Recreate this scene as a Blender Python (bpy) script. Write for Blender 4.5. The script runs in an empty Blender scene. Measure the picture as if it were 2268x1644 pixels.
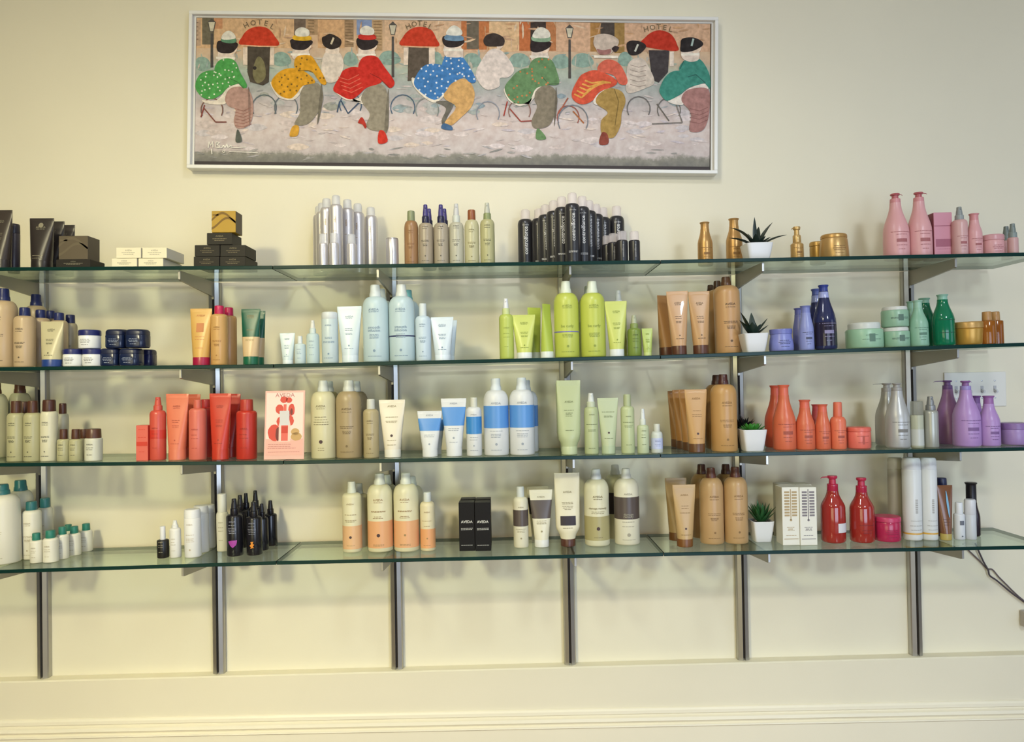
import bpy, bmesh, math, random
from mathutils import Matrix, Vector
random.seed(7)
SC = bpy.context.scene
COL = SC.collection
# ------------------------------------------------------------------ camera
FPX = 1704.0
CAM = Vector((0.0, -2.70, 1.45))
ROT = (Matrix.Rotation(math.radians(-0.42), 3, 'Z') @ Matrix.Rotation(math.radians(90.75), 3, 'X')
       @ Matrix.Rotation(math.radians(-0.98), 3, 'Z'))
cd = bpy.data.cameras.new('camera')
cd.sensor_width = 36.0
cd.lens = FPX / 2268.0 * 36.0
cd.clip_start = 0.05
cam = bpy.data.objects.new('camera', cd)
cam.matrix_world = Matrix.Translation(CAM) @ ROT.to_4x4()
COL.objects.link(cam)
SC.camera = cam
# ------------------------------------------------------------------ view, world, lights
SC.view_settings.view_transform = 'Standard'
SC.view_settings.look = 'None'
SC.view_settings.gamma = 1.0
SC.view_settings.exposure = 0.0
SC.view_settings.use_curve_mapping = False
wd = bpy.data.worlds.new('room_ambience')
SC.world = wd
wd.use_nodes = True
bgn = wd.node_tree.nodes['Background']
bgn.inputs[0].default_value = (1.0, 0.955, 0.87, 1)
bgn.inputs[1].default_value = 0.09


def lamp(name, loc, aim, power, color, size, spread=180):
    l = bpy.data.lights.new(name, 'AREA')
    l.shape = 'DISK' if not isinstance(size, tuple) else 'RECTANGLE'
    if isinstance(size, tuple):
        l.size, l.size_y = size
    else:
        l.size = size
    l.energy = power
    l.color = color
    l.spread = math.radians(spread)
    o = bpy.data.objects.new(name, l)
    o.location = loc
    o.rotation_euler = (Vector(aim) - Vector(loc)).to_track_quat('-Z', 'Y').to_euler()
    COL.objects.link(o)
    return o


lamp('ceiling_lamp_left', (-1.6, -1.9, 2.95), (-1.5, 0, 0.4), 5.0, (1.0, 0.91, 0.62), 0.22, 120)
lamp('ceiling_lamp_centre', (-0.05, -1.5, 2.95), (0.0, 0, 1.3), 5.4, (0.93, 0.95, 1.0), 0.22, 120)
lamp('high_fill_left', (-1.4, -3.3, 2.9), (-0.9, 0, 0.4), 19.5, (1.0, 0.91, 0.56), 0.4, 85)  # added warm fill from high in front, so the shelves shade the wall
lamp('high_fill_right', (1.6, -3.3, 2.9), (1.0, 0, 0.4), 10, (0.80, 0.90, 1.0), 0.4, 85)  # its cool counterpart, likewise an added fill and no known fixture
lamp('shop_window_daylight', (4.3, -2.3, 1.5), (1.5, 0, 1.2), 17, (0.64, 0.78, 1.0), (1.6, 2.0))
lamp('front_fill_left', (-1.9, -5.2, 1.0), (-1.2, 0, 0.3), 43, (1.0, 0.92, 0.55), (2.6, 1.6))  # added unseen warm fill, low in front, evens out the wall
lamp('front_fill_right', (1.9, -5.2, 1.0), (1.3, 0, 0.5), 86, (0.64, 0.77, 1.0), (2.6, 1.6))  # added unseen cool fill for the right half, no known window

# ------------------------------------------------------------------ helpers


def unproj(px, py, Y):
    d = ROT @ Vector(((px - 1134.0) / FPX, (822.0 - py) / FPX, -1.0))
    k = (Y - CAM.y) / d.y
    return CAM + d * k


def s2l(c):
    return c / 12.92 if c <= 0.04045 else ((c + 0.055) / 1.055) ** 2.4


def hexrgb(h):
    return tuple(s2l(int(h[i:i + 2], 16) / 255.0) for i in (0, 2, 4))


MATS = {}
ALB = (0.89, 0.93, 1.06)


def mat(h, rough=0.38, metal=0.0, alpha=1.0, spec=0.5, coat=0.0, raw=False):
    key = (h, rough, metal, alpha, spec, coat, raw)
    if key in MATS:
        return MATS[key]
    m = bpy.data.materials.new('surface_' + h)
    m.use_nodes = True
    nt = m.node_tree
    b = nt.nodes['Principled BSDF']
    rgb = hexrgb(h)
    if not raw:
        rgb = tuple(min(0.88, c * k) for c, k in zip(rgb, ALB))
    b.inputs['Base Color'].default_value = (*rgb, 1)
    b.inputs['Roughness'].default_value = rough
    b.inputs['Metallic'].default_value = metal
    b.inputs['Specular IOR Level'].default_value = spec
    b.inputs['Coat Weight'].default_value = coat
    # faint procedural mottling of the roughness
    tx = nt.nodes.new('ShaderNodeTexNoise')
    tx.inputs['Scale'].default_value = 60
    mp = nt.nodes.new('ShaderNodeMapRange')
    mp.inputs['To Min'].default_value = max(0.02, rough - 0.05)
    mp.inputs['To Max'].default_value = rough + 0.05
    nt.links.new(tx.outputs['Fac'], mp.inputs['Value'])
    nt.links.new(mp.outputs['Result'], b.inputs['Roughness'])
    if alpha < 1.0:
        tr = nt.nodes.new('ShaderNodeBsdfTransparent')
        mxc = max(rgb) + 1e-4
        tr.inputs['Color'].default_value = (*[min(1, 0.25 + 0.75 * c / mxc) for c in rgb], 1)
        mix = nt.nodes.new('ShaderNodeMixShader')
        mix.inputs[0].default_value = alpha
        nt.links.new(tr.outputs[0], mix.inputs[1])
        nt.links.new(b.outputs[0], mix.inputs[2])
        nt.links.new(mix.outputs[0], nt.nodes['Material Output'].inputs[0])
    MATS[key] = m
    return m


def link(name, me, parent=None):
    o = bpy.data.objects.new(name, me)
    COL.objects.link(o)
    if parent is not None:
        o.parent = parent
    return o


def meshobj(name, verts, faces, m, parent=None, smooth=None, mats=None, fmat=None):
    me = bpy.data.meshes.new(name)
    me.from_pydata(verts, [], faces)
    if mats:
        for x in mats:
            me.materials.append(x)
        me.polygons.foreach_set('material_index', fmat)
    else:
        me.materials.append(m)
    if smooth is not None:
        me.polygons.foreach_set('use_smooth', [True] * len(me.polygons))
        me.set_sharp_from_angle(angle=math.radians(smooth))
    me.update()
    return link(name, me, parent)


def empty(name, loc, rz=0.0):
    o = bpy.data.objects.new(name, None)
    o.location = loc
    o.rotation_euler = (0, 0, rz)
    o.empty_display_size = 0.02
    COL.objects.link(o)
    return o


USED = {}


def tag(o, label, cat, group=None):
    o['label'] = label
    o['category'] = cat
    if group:
        o['group'] = group
    return o


def struct(o, label=None):
    o['kind'] = 'structure'
    if label:
        o['label'] = label
    return o


def boxmesh(name, lo, hi, m, parent=None, bevel=0.0, seg=1):
    bm = bmesh.new()
    bmesh.ops.create_cube(bm, size=1.0)
    for v in bm.verts:
        v.co = Vector([lo[i] + (v.co[i] + 0.5) * (hi[i] - lo[i]) for i in range(3)])
    if bevel > 0:
        bmesh.ops.bevel(bm, geom=bm.edges[:], offset=bevel, segments=seg, affect='EDGES', profile=0.5)
    me = bpy.data.meshes.new(name)
    bm.to_mesh(me)
    bm.free()
    me.materials.append(m)
    return link(name, me, parent)


def prism(name, prof, axis, lo, hi, m, parent=None):
    """extrude a closed 2D profile along axis ('X': profile is (y,z); 'Z': profile is (x,y); 'Y': (x,z))"""
    n = len(prof)
    vs = []
    for e in (lo, hi):
        for a, b in prof:
            vs.append({'X': (e, a, b), 'Z': (a, b, e), 'Y': (a, e, b)}[axis])
    fs = [tuple(range(n)), tuple(range(2 * n - 1, n - 1, -1))]
    for i in range(n):
        j = (i + 1) % n
        fs.append((i, i + n, j + n, j))
    o = meshobj(name, vs, fs, m, parent)
    bm = bmesh.new()
    bm.from_mesh(o.data)
    bmesh.ops.recalc_face_normals(bm, faces=bm.faces[:])
    bm.to_mesh(o.data)
    bm.free()
    return o


SEG = 28


def ring(z, a, b, n=2.0, seg=SEG):
    out = []
    for i in range(seg):
        th = 2 * math.pi * i / seg
        c, s = math.cos(th), math.sin(th)
        e = 2.0 / n
        out.append((a * math.copysign(abs(c) ** e, c), b * math.copysign(abs(s) ** e, s), z))
    return out


def loft(name, secs, m, parent=None, smooth=35, closed=True, seg=SEG):
    vs, fs = [], []
    for s in secs:
        vs += ring(*s, seg=seg)
    k = len(secs)
    for r in range(k - 1):
        for i in range(seg):
            j = (i + 1) % seg
            fs.append((r * seg + i, r * seg + j, (r + 1) * seg + j, (r + 1) * seg + i))
    if closed:
        fs.append(tuple(range(seg - 1, -1, -1)))
        fs.append(tuple((k - 1) * seg + i for i in range(seg)))
    return meshobj(name, vs, fs, m, parent, smooth)


def interp(secs, z):
    if z <= secs[0][0]:
        s = secs[0]
        return s[1], s[2], s[3] if len(s) > 3 else 2.0
    for p, q in zip(secs, secs[1:]):
        if p[0] <= z <= q[0] and q[0] > p[0]:
            u = (z - p[0]) / (q[0] - p[0])
            pn = p[3] if len(p) > 3 else 2.0
            qn = q[3] if len(q) > 3 else 2.0
            return p[1] + u * (q[1] - p[1]), p[2] + u * (q[2] - p[2]), pn + u * (qn - pn)
    s = secs[-1]
    return s[1], s[2], s[3] if len(s) > 3 else 2.0


TXT = {}


def text_geo(s, bold=0.0):
    """2D outline mesh of a string, centred, cap height 1"""
    if (s, bold) in TXT:
        return TXT[(s, bold)]
    cu = bpy.data.curves.new('lettering', 'FONT')
    cu.body = s
    cu.align_x = 'CENTER'
    cu.resolution_u = 2
    cu.offset = bold
    to = bpy.data.objects.new('lettering', cu)
    COL.objects.link(to)
    dg = bpy.context.evaluated_depsgraph_get()
    me = bpy.data.meshes.new_from_object(to.evaluated_get(dg))
    vs = [(v.co.x, v.co.y) for v in me.vertices]
    fs = [tuple(p.vertices) for p in me.polygons]
    bpy.data.objects.remove(to)
    bpy.data.curves.remove(cu)
    bpy.data.meshes.remove(me)
    h = max([v[1] for v in vs] + [0.1])
    x0, x1 = min(v[0] for v in vs), max(v[0] for v in vs)
    c = (x0 + x1) / 2
    vs = [((v[0] - c) / h, v[1] / h) for v in vs]
    TXT[(s, bold)] = (vs, fs, (x1 - x0) / h)
    return TXT[(s, bold)]


class Print:
    """flat lettering and marks collected in (x,z), then laid onto a surface"""

    def __init__(self):
        self.v, self.f = [], []

    def poly(self, pts):
        k = len(self.v)
        self.v += pts
        self.f.append(tuple(range(k, k + len(pts))))

    def rect(self, x0, x1, z0, z1, n=1):
        for i in range(n):
            a = x0 + (x1 - x0) * i / n
            b = x0 + (x1 - x0) * (i + 1) / n
            self.poly([(a, z0), (b, z0), (b, z1), (a, z1)])

    def text(self, s, x, z, h, vert=False, bold=0.0, maxw=None):
        vs, fs, wd_ = text_geo(s, bold)
        if maxw and wd_ * h > maxw:
            h = maxw / wd_
        k = len(self.v)
        for a, b in vs:
            if vert:
                self.v.append((x - (b - 0.5) * h, z + a * h))
            else:
                self.v.append((x + a * h, z + b * h))
        self.f += [tuple(i + k for i in t) for t in fs]

    def dashes(self, x, z, width, h, align='c'):
        cur = x - width / 2
        end = x + width / 2
        while cur < end - h * 1.5:
            l = min(random.uniform(2.5, 6.5) * h, end - cur)
            self.rect(cur, cur + l, z - h / 2, z + h / 2)
            cur += l + h * 0.9

    def disc(self, x, z, r, n=14, r0=0.0):
        self.poly([(x + r * math.cos(2 * math.pi * i / n), z + r * math.sin(2 * math.pi * i / n)) for i in range(n)])

    def lay(self, name, surf, m, parent):
        vs = [(x, surf(x, z), z) for x, z in self.v]
        o = meshobj(name, vs, self.f, m, parent)
        if name == 'printed_text':
            o['kind'] = 'stuff'      # rows of tiny print, too small to pick apart
        return o


def front_surface(secs, off=0.0004):
    def f(x, z):
        a, b, n = interp(secs, z)
        u = min(0.999, abs(x) / max(a, 1e-5))
        return -b * (1 - u ** n) ** (1.0 / n) - off
    return f
# ------------------------------------------------------------------ setting
def wall_material(name, h, rough=0.6, bump=0.06):
    m = bpy.data.materials.new(name)
    m.use_nodes = True
    nt = m.node_tree
    b = nt.nodes['Principled BSDF']
    b.inputs['Roughness'].default_value = rough
    b.inputs['Specular IOR Level'].default_value = 0.3
    tc = nt.nodes.new('ShaderNodeTexCoord')
    n1 = nt.nodes.new('ShaderNodeTexNoise')
    n1.inputs['Scale'].default_value = 2.2
    n1.inputs['Detail'].default_value = 5
    cr = nt.nodes.new('ShaderNodeValToRGB')
    c = hexrgb(h)
    cr.color_ramp.elements[0].position = 0.3
    cr.color_ramp.elements[1].position = 0.75
    cr.color_ramp.elements[0].color = (*[x * 0.97 for x in c], 1)
    cr.color_ramp.elements[1].color = (*[min(1, x * 1.02) for x in c], 1)
    n2 = nt.nodes.new('ShaderNodeTexNoise')
    n2.inputs['Scale'].default_value = 260
    bp = nt.nodes.new('ShaderNodeBump')
    bp.inputs['Strength'].default_value = bump
    bp.inputs['Distance'].default_value = 0.002
    for n_ in (n1, n2):
        nt.links.new(tc.outputs['Object'], n_.inputs['Vector'])
    nt.links.new(n1.outputs['Fac'], cr.inputs['Fac'])
    nt.links.new(cr.outputs['Color'], b.inputs['Base Color'])
    nt.links.new(n2.outputs['Fac'], bp.inputs['Height'])
    nt.links.new(bp.outputs['Normal'], b.inputs['Normal'])
    return m


WALL = wall_material('painted_plaster', 'e6dfc8')
TRIM = wall_material('painted_trim', 'ece5cf', 0.4, 0.02)
XL, XR = -3.4, 3.6


def wood_floor():
    m = bpy.data.materials.new('floor_boards')
    m.use_nodes = True
    nt = m.node_tree
    b = nt.nodes['Principled BSDF']
    w = nt.nodes.new('ShaderNodeTexBrick')
    w.inputs['Color1'].default_value = (0.36, 0.26, 0.17, 1)
    w.inputs['Color2'].default_value = (0.30, 0.21, 0.13, 1)
    w.inputs['Mortar'].default_value = (0.12, 0.08, 0.05, 1)
    w.inputs['Scale'].default_value = 1.0
    w.inputs['Brick Width'].default_value = 1.4
    w.inputs['Row Height'].default_value = 0.12
    w.inputs['Mortar Size'].default_value = 0.003
    tc = nt.nodes.new('ShaderNodeTexCoord')
    nt.links.new(tc.outputs['Object'], w.inputs['Vector'])
    nt.links.new(w.outputs['Color'], b.inputs['Base Color'])
    b.inputs['Roughness'].default_value = 0.45
    return m


struct(boxmesh('wall_back', (XL, 0.0, 0.0), (XR, 0.12, 3.0), WALL), 'cream painted plaster wall behind the shelves')
struct(boxmesh('floor', (XL, -5.0, -0.05), (XR, 0.12, 0.0), wood_floor()), 'wooden floor')

struct(boxmesh('ceiling', (XL, -5.0, 3.0), (XR, 0.12, 3.05), wall_material('ceiling_paint', 'efece2')), 'white painted ceiling')

# low panel and ledge under the uprights, then the moulded baseboard
LD = -0.045
eL, eR = unproj(0, 1511, LD), unproj(2268, 1452, LD)
tl = (eR.z - eL.z) / (eR.x - eL.x)


def ledge_z(x):
    return eL.z + (x - eL.x) * tl


def sloped(name, prof, m, zfun, x0=XL + 0.01, x1=XR - 0.01):
    """profile (y, dz) swept along x with the height following zfun"""
    n = len(prof)
    vs = []
    for x in (x0, x1):
        for y, dz in prof:
            vs.append((x, y, max(0.0005, zfun(x) + dz)))
    fs = [tuple(range(n)), tuple(range(2 * n - 1, n - 1, -1))]
    for i in range(n):
        j = (i + 1) % n
        fs.append((i, i + n, j + n, j))
    o = meshobj(name, vs, fs, m)
    bm = bmesh.new()
    bm.from_mesh(o.data)
    bmesh.ops.recalc_face_normals(bm, faces=bm.faces[:])
    bm.to_mesh(o.data)
    bm.free()
    return o


struct(sloped('trim_1', [(-0.001, 0.0), (LD + 0.004, 0.0), (LD, -0.004), (LD, -0.6), (-0.001, -0.6)], WALL, ledge_z),
       'low painted wall panel with a narrow ledge')
bL, bR = unproj(0, 1600, LD - 0.01), unproj(2268, 1555, LD - 0.01)


def base_z(x):
    return bL.z + (x - bL.x) * (bR.z - bL.z) / (bR.x - bL.x)


bp_ = [(LD - 0.0005, 0.004), (LD - 0.006, 0.002), (LD - 0.010, -0.004), (LD - 0.011, -0.014), (LD - 0.006, -0.018), (LD - 0.006, -0.022),
       (LD - 0.016, -0.026), (LD - 0.019, -0.036), (LD - 0.014, -0.042), (LD - 0.012, -0.046), (LD - 0.021, -0.050), (LD - 0.022, -0.054),
       (LD - 0.018, -0.058), (LD - 0.018, -0.6), (LD - 0.0005, -0.6)]
struct(sloped('baseboard_back', bp_, TRIM, base_z), 'tall cream baseboard with a moulded cap')

# ------------------------------------------------------------------ metal standards, brackets, glass
METAL = mat('b4b2ac', 0.32, 0.85, raw=True)
METALB = mat('a09c90', 0.38, 0.8, raw=True)
SLOT = mat('2a2018', 0.6)
GF, GB, GT = -0.32, -0.031, 0.0112      # glass front, back, thickness


def glass_material():
    m = bpy.data.materials.new('shelf_glass')
    m.use_nodes = True
    nt = m.node_tree
    out = nt.nodes['Material Output']
    nt.nodes.remove(nt.nodes['Principled BSDF'])
    lw = nt.nodes.new('ShaderNodeLayerWeight')
    lw.inputs['Blend'].default_value = 0.5
    pw = nt.nodes.new('ShaderNodeMath')
    pw.operation = 'POWER'
    pw.inputs[1].default_value = 5.0
    ad = nt.nodes.new('ShaderNodeMath')
    ad.operation = 'MULTIPLY_ADD'
    ad.inputs[1].default_value = 0.90
    ad.inputs[2].default_value = 0.04
    nt.links.new(lw.outputs['Facing'], pw.inputs[0])
    nt.links.new(pw.outputs[0], ad.inputs[0])
    tr = nt.nodes.new('ShaderNodeBsdfTransparent')
    tr.inputs['Color'].default_value = (0.875, 0.925, 0.885, 1)
    gl = nt.nodes.new('ShaderNodeBsdfGlossy')
    gl.inputs['Roughness'].default_value = 0.03
    gl.inputs['Color'].default_value = (0.80, 0.88, 0.83, 1)
    mx = nt.nodes.new('ShaderNodeMixShader')
    nt.links.new(ad.outputs[0], mx.inputs[0])
    nt.links.new(tr.outputs[0], mx.inputs[1])
    nt.links.new(gl.outputs[0], mx.inputs[2])
    nt.links.new(mx.outputs[0], out.inputs[0])
    return m


GLASS = glass_material()
GEDGE = mat('0a2e2a', 0.25, 0.0, 1.0, 0.25, raw=True)
SH = {1: [(-260, 597.5), (604, 592.5), (1463, 580), (2330, 562)],
      2: [(-260, 820.5), (606, 811), (1463, 791), (2330, 761)],
      3: [(-260, 1032), (628, 1025), (1463, 1010.5), (2330, 993.5)],
      4: [(-260, 1275), (612, 1247.5), (1470, 1228.5), (2330, 1212)]}
SN = {1: 'top', 2: 'second', 3: 'third', 4: 'lowest'}
PN = ['left of the painting', 'under the painting', 'toward the light switches']
PIECES = {}
for s, pts in SH.items():
    PIECES[s] = []
    for k in range(3):
        A, B_ = unproj(pts[k][0], pts[k][1], GF), unproj(pts[k + 1][0], pts[k + 1][1], GF)
        gap = 0.0015
        xa, xb = A.x + gap, B_.x - gap
        if k == 1:
            pass
        za, zb = A.z + GT / 2, B_.z + GT / 2
        PIECES[s].append((xa, xb, za, zb))
        c = 0.0012
        vs, fs, fm = [], [], []
        prof = [(GF + c, 0), (GF, -c), (GF, -GT + c), (GF + c, -GT), (GB - c, -GT), (GB, -GT + c), (GB, -c), (GB - c, 0)]
        for x, z in ((xa, za), (xb, zb)):
            for y, dz in prof:
                vs.append((x, y, z + dz))
        n = 8
        fs = [tuple(range(n)), tuple(range(2 * n - 1, n - 1, -1))]
        fm = [1, 1]
        for i in range(n):
            j = (i + 1) % n
            fs.append((i, i + n, j + n, j))
            fm.append(0 if i in (7, 3) else 1)
        lab = ['%s clear glass shelf pane running out past the %s', '%s clear glass shelf pane carrying the %s',
               '%s clear glass shelf pane carrying the %s'][k] % (SN[s], {
                   1: ['dark tubes and stacked cartons', 'silver and black spray cans', 'gold and pink bottles'],
                   2: ['blue-capped bottles and navy jars', 'pale blue and lime green bottles', 'violet and green bottles'],
                   3: ['brown-capped bottles and coral set', 'blue-banded bottles and fruit display card', 'orange, silver and lilac bottles'],
                   4: ['white teal-capped bottles and black sprays', 'peach-banded bottles and black cartons', 'white cartons and red pump bottles']}[s][k])
        o = meshobj('glass_shelf', vs, fs, None, mats=[GLASS, GEDGE], fmat=fm)
        bm = bmesh.new(); bm.from_mesh(o.data); bmesh.ops.recalc_face_normals(bm, faces=bm.faces[:]); bm.to_mesh(o.data); bm.free()
        tag(o, lab, 'shelf', 'glass shelf panes')


def ztop(s, x):
    for xa, xb, za, zb in PIECES[s]:
        if x <= xb + 0.002:
            return za + (x - xa) / (xb - xa) * (zb - za)
    return zb


def slope(s, x):
    for xa, xb, za, zb in PIECES[s]:
        if x <= xb + 0.002:
            break
    return (zb - za) / (xb - xa)


UPX = []
for (bx_, by_), (tx_, ty_) in zip([(96.3, 1497), (484, 1487), (878, 1475), (1262, 1463), (1649, 1455), (2030, 1443)],
                                  [(79.5, 640), (470, 640), (867, 640), (1250, 640), (1632, 640), (2020, 640)]):
    UPX.append((unproj(bx_, by_, -0.03).x + unproj(tx_, ty_, -0.03).x) / 2)
NEAR = [['behind the dark tubes', 'behind the tan navy-capped bottles', 'behind the olive brown-capped bottles', 'behind the white teal-capped bottles'],
        ['under the black carton pyramid', 'under the golden orange tube', 'under the red tubes', 'under the black spray bottles'],
        ['under the silver cans', 'under the large pale blue bottles', 'under the cream and taupe bottles', 'under the large peach bottles'],
        ['under the black hairspray cans', 'under the large lime bottles', 'under the big sage tube', 'under the big cream tube with black label'],
        ['under the black-leaved succulent', 'under the large tan bottle and succulent', 'under the green rosette plant', 'beside the aloe'],
        ['under the pink pump bottles', 'under the mint and emerald bottles', 'under the silver grey pump bottles', 'under the tall white cans']]
for i, x in enumerate(UPX):
    z0 = ledge_z(x) + 0.0005
    z1 = ztop(1, x) - GT - 0.001
    o = empty('shelf_upright', (x, 0, z0))
    tag(o, 'slotted grey metal upright rising from the ledge ' + NEAR[i][3].replace('under', 'behind'), 'upright', 'slotted uprights')
    P_ = [(-0.020, -0.0005), (-0.020, -0.020), (-0.017, -0.024), (-0.0042, -0.029), (-0.0042, -0.016), (0.0042, -0.016), (0.0042, -0.029),
          (0.017, -0.024), (0.020, -0.020), (0.020, -0.0005)]
    prism('channel', P_, 'Z', 0, z1 - z0, METAL, o)
    boxmesh('slot', (-0.0040, -0.0185, 0.004), (0.0040, -0.0165, z1 - z0 - 0.002), SLOT, o)
    for s in (1, 2, 3, 4):
        zt = ztop(s, x) - GT - 0.0006
        tilt = 0
        pr_ = [(-0.0175, 0.0), (-0.302, 0.0), (-0.304, -0.002), (-0.304, -0.027), (-0.300, -0.030), (-0.034, -0.052), (-0.034, -0.060), (-0.0175, -0.062)]
        b = empty('shelf_bracket', (x, 0, zt))
        tag(b, 'metal bracket of the %s glass shelf %s' % (SN[s], NEAR[i][s - 1]), 'bracket', 'brackets of the %s shelf' % SN[s])
        prism('arm', pr_, 'X', -0.0036, 0.0036, METALB, b)
        boxmesh('front_tip', (-0.0036, -0.3065, -0.028), (0.0036, -0.3043, -0.001), METAL, b, 0.0006)

# ------------------------------------------------------------------ builders for the goods


def shade(h, k):
    return ''.join('%02x' % max(0, min(255, int(int(h[i:i + 2], 16) * k))) for i in (0, 2, 4))


def arc(t0, r0, t1, r1, k=6):
    """shoulder: quarter ellipse from (t0,r0) to (t1,r1)"""
    out = []
    for i in range(1, k + 1):
        a = math.pi / 2 * i / k
        out.append((t0 + (t1 - t0) * math.sin(a), r1 + (r0 - r1) * math.cos(a)))
    return out


def shape(kind, kw):
    """(part name, [(t, rx, ry, n)], material slot) with t in heights, r in half widths"""
    sh, nk, cr = kw.get('sh'), kw.get('nk'), kw.get('cr')
    foot = [(0, .90), (.006, .96), (.018, 1.0)]
    if kind == 'litre':
        sh, nk, cr = sh or .70, nk or .845, cr or .40
        body = foot + [(sh * .5, 1.0), (sh, 1.0)] + arc(sh, 1.0, nk, cr + .06)
        cap = [(nk - .005, cr + .05), (nk + .012, cr + .055), (nk + .05, cr + .025), (nk + .058, cr - .01), (.985, cr - .03), (1.0, cr - .07)]
        return [('body', body, 0), ('cap', cap, 1)]
    if kind == 'bottle':
        sh, nk, cr = sh or .70, nk or .80, cr or .55
        body = foot + [(sh * .5, 1.0), (sh, 1.0)] + arc(sh, 1.0, nk, cr * 1.04, 5)
        cap = [(nk, cr), (nk + .01, cr * 1.03), (.98, cr * .98), (.993, cr * .94), (1.0, cr * .85)]
        return [('body', body, 0), ('cap', cap, 1)]
    if kind == 'spray':
        sh, nk, cr = sh or .68, nk or .76, cr or .52
        g = 1 - nk
        body = foot + [(sh * .5, 1.0), (sh, 1.0)] + arc(sh, 1.0, nk, cr * 1.05, 5)
        col = [(nk, cr), (nk + .01, cr * 1.03), (nk + g * .34, cr * 1.0), (nk + g * .38, cr * .86)]
        noz = [(nk + g * .38, cr * .78), (nk + g * .60, cr * .72), (nk + g * .78, cr * .62), (1 - .006, cr * .56), (1.0, cr * .48)]
        return [('body', body, 0), ('collar', col, 2), ('nozzle', noz, 1)]
    if kind == 'tube':
        bw, ct = kw.get('bw', .74), kw.get('ct', .14)
        db = bw * .92
        cap = [(0, bw * .95, db * .95), (.006, bw, db), (ct * .95, bw, db), (ct, bw * .98, db * .98)]
        body = [(ct, bw * .985, db * .985)]
        for i in range(1, 11):
            u = i / 10
            body.append((ct + (.945 - ct) * u, bw + (1 - bw) * u, max(.055, db * (1 - u) ** .85), 2 + 1.2 * u))
        seam = [(.945, 1.0, .055, 3.2), (.948, 1.0, .045, 4), (.998, 1.0, .04, 4), (1.0, .99, .03, 4)]
        return [('cap', cap, 1), ('body', body, 0), ('crimped_seam', seam, 2)]
    if kind == 'invtube':
        bw, ct = kw.get('bw', .56), kw.get('ct', .09)
        cap = [(0, bw * .94, bw * .94), (.006, bw, bw), (ct * .95, bw, bw), (ct, bw * .97, bw * .97)]
        body = [(ct, bw, bw * .95), (ct + .05, bw * 1.12, bw * 1.0), (ct + .09, bw * 1.35, bw * 1.05), (ct + .13, .90, bw * 1.06, 2.4), (ct + .17, .95, bw, 2.6)]
        for i in range(1, 8):
            u = i / 7
            body.append((ct + .17 + (.93 - ct - .17) * u, .95 + .05 * u, max(.05, bw * (1 - u) ** .85), 2.6 + u))
        seam = [(.93, 1.0, .05, 4), (.998, 1.0, .04, 4), (1.0, .99, .03, 4)]
        return [('cap', cap, 1), ('body', body, 0), ('crimped_seam', seam, 2)]
    if kind == 'jar':
        lt = kw.get('lt', .68)
        tb = kw.get('tb', 1.0)
        lr = kw.get('lr', 1.02)
        body = [(0, .90 * tb), (.02, .96 * tb), (.06, 1.0 * tb), (lt * .6, 1.0 * tb + (1 - tb) * .5), (lt * .93, 1.0), (lt, .95)]
        lid = [(lt, lr * .97), (lt + .01, lr), (.93, lr), (.97, lr * .98), (1.0, lr * .92)]
        return [('body', body, 0), ('lid', lid, 1)]
    if kind == 'flask':      # pot belly jar narrowing under its lid
        lt = kw.get('lt', .78)
        body = [(0, .86), (.03, .96), (.10, 1.0), (.30, .99), (.5, .93), (.65, .87), (lt, .85)]
        lid = [(lt, .88), (lt + .01, .90), (.90, .91), (.96, .92), (1.0, .90)]
        return [('body', body, 0), ('lid', lid, 1)]
    if kind == 'cube':       # soft square jar
        body = [(0, .88, .88, 3.5), (.03, .96, .96, 3.6), (.10, 1, 1, 3.8), (.66, 1, 1, 3.8), (.70, .97, .97, 3.6)]
        lid = [(.70, .97, .97, 3.6), (.715, .99, .99, 3.6), (.88, .98, .98, 3.6), (.95, .93, .93, 3.3), (1.0, .82, .82, 3.0)]
        return [('body', body, 0), ('lid', lid, 1)]
    if kind == 'can':
        sh, nk, cr = sh or .80, nk or .875, cr or .64
        body = [(0, .93), (.004, .98), (.012, 1.0), (.02, .985), (.03, 1.0), (sh * .5, 1.0), (sh, 1.0)] + arc(sh, 1.0, nk, cr * 1.02, 5)
        cap = [(nk, cr), (nk + .008, cr * 1.02), (.975, cr * .97), (.992, cr * .9), (1.0, cr * .75)]
        return [('body', body, 0), ('cap', cap, 1)]
    if kind == 'canister':   # straight can, cap flush with the body
        nk = nk or .80
        body = foot + [(nk * .5, 1.0), (nk - .01, 1.0), (nk, .97)]
        cap = [(nk, .96), (nk + .006, .985), (.95, .97), (.985, .93), (1.0, .82)]
        return [('body', body, 0), ('cap', cap, 1)]
    if kind in ('flare', 'pump'):
        cr = cr or .42
        sh = sh or .42
        body = [(0, .88), (.01, .95), (.03, 1.0), (sh * .6, 1.0), (sh, .985)]
        nk = nk or .84
        N = 9
        for i in range(1, N + 1):
            u = i / N
            w_ = .5 - .5 * math.cos(math.pi * min(1, u ** .92))
            body.append((sh + (nk - sh) * u, .985 + (cr * 1.06 - .985) * w_))
        if kind == 'flare':
            cap = [(nk, cr * 1.02), (nk + .02, cr), (.95, cr * .98), (.965, cr * 1.02), (.98, cr * 1.16), (.994, cr * 1.2), (1.0, cr * 1.1)]
            return [('body', body, 0), ('cap', cap, 1)]
        g = 1 - nk
        col = [(nk, cr), (nk + .006, cr * 1.03), (nk + g * .42, cr * 1.0), (nk + g * .46, cr * .9)]
        head = [(nk + g * .46, cr * .66), (nk + g * .78, cr * .62), (nk + g * .82, cr * .86), (nk + g * .93, cr * .95), (1.0, cr * .86)]
        return [('body', body, 0), ('collar', col, 2), ('pump_head', head, 1)]
    raise ValueError(kind)


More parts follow.
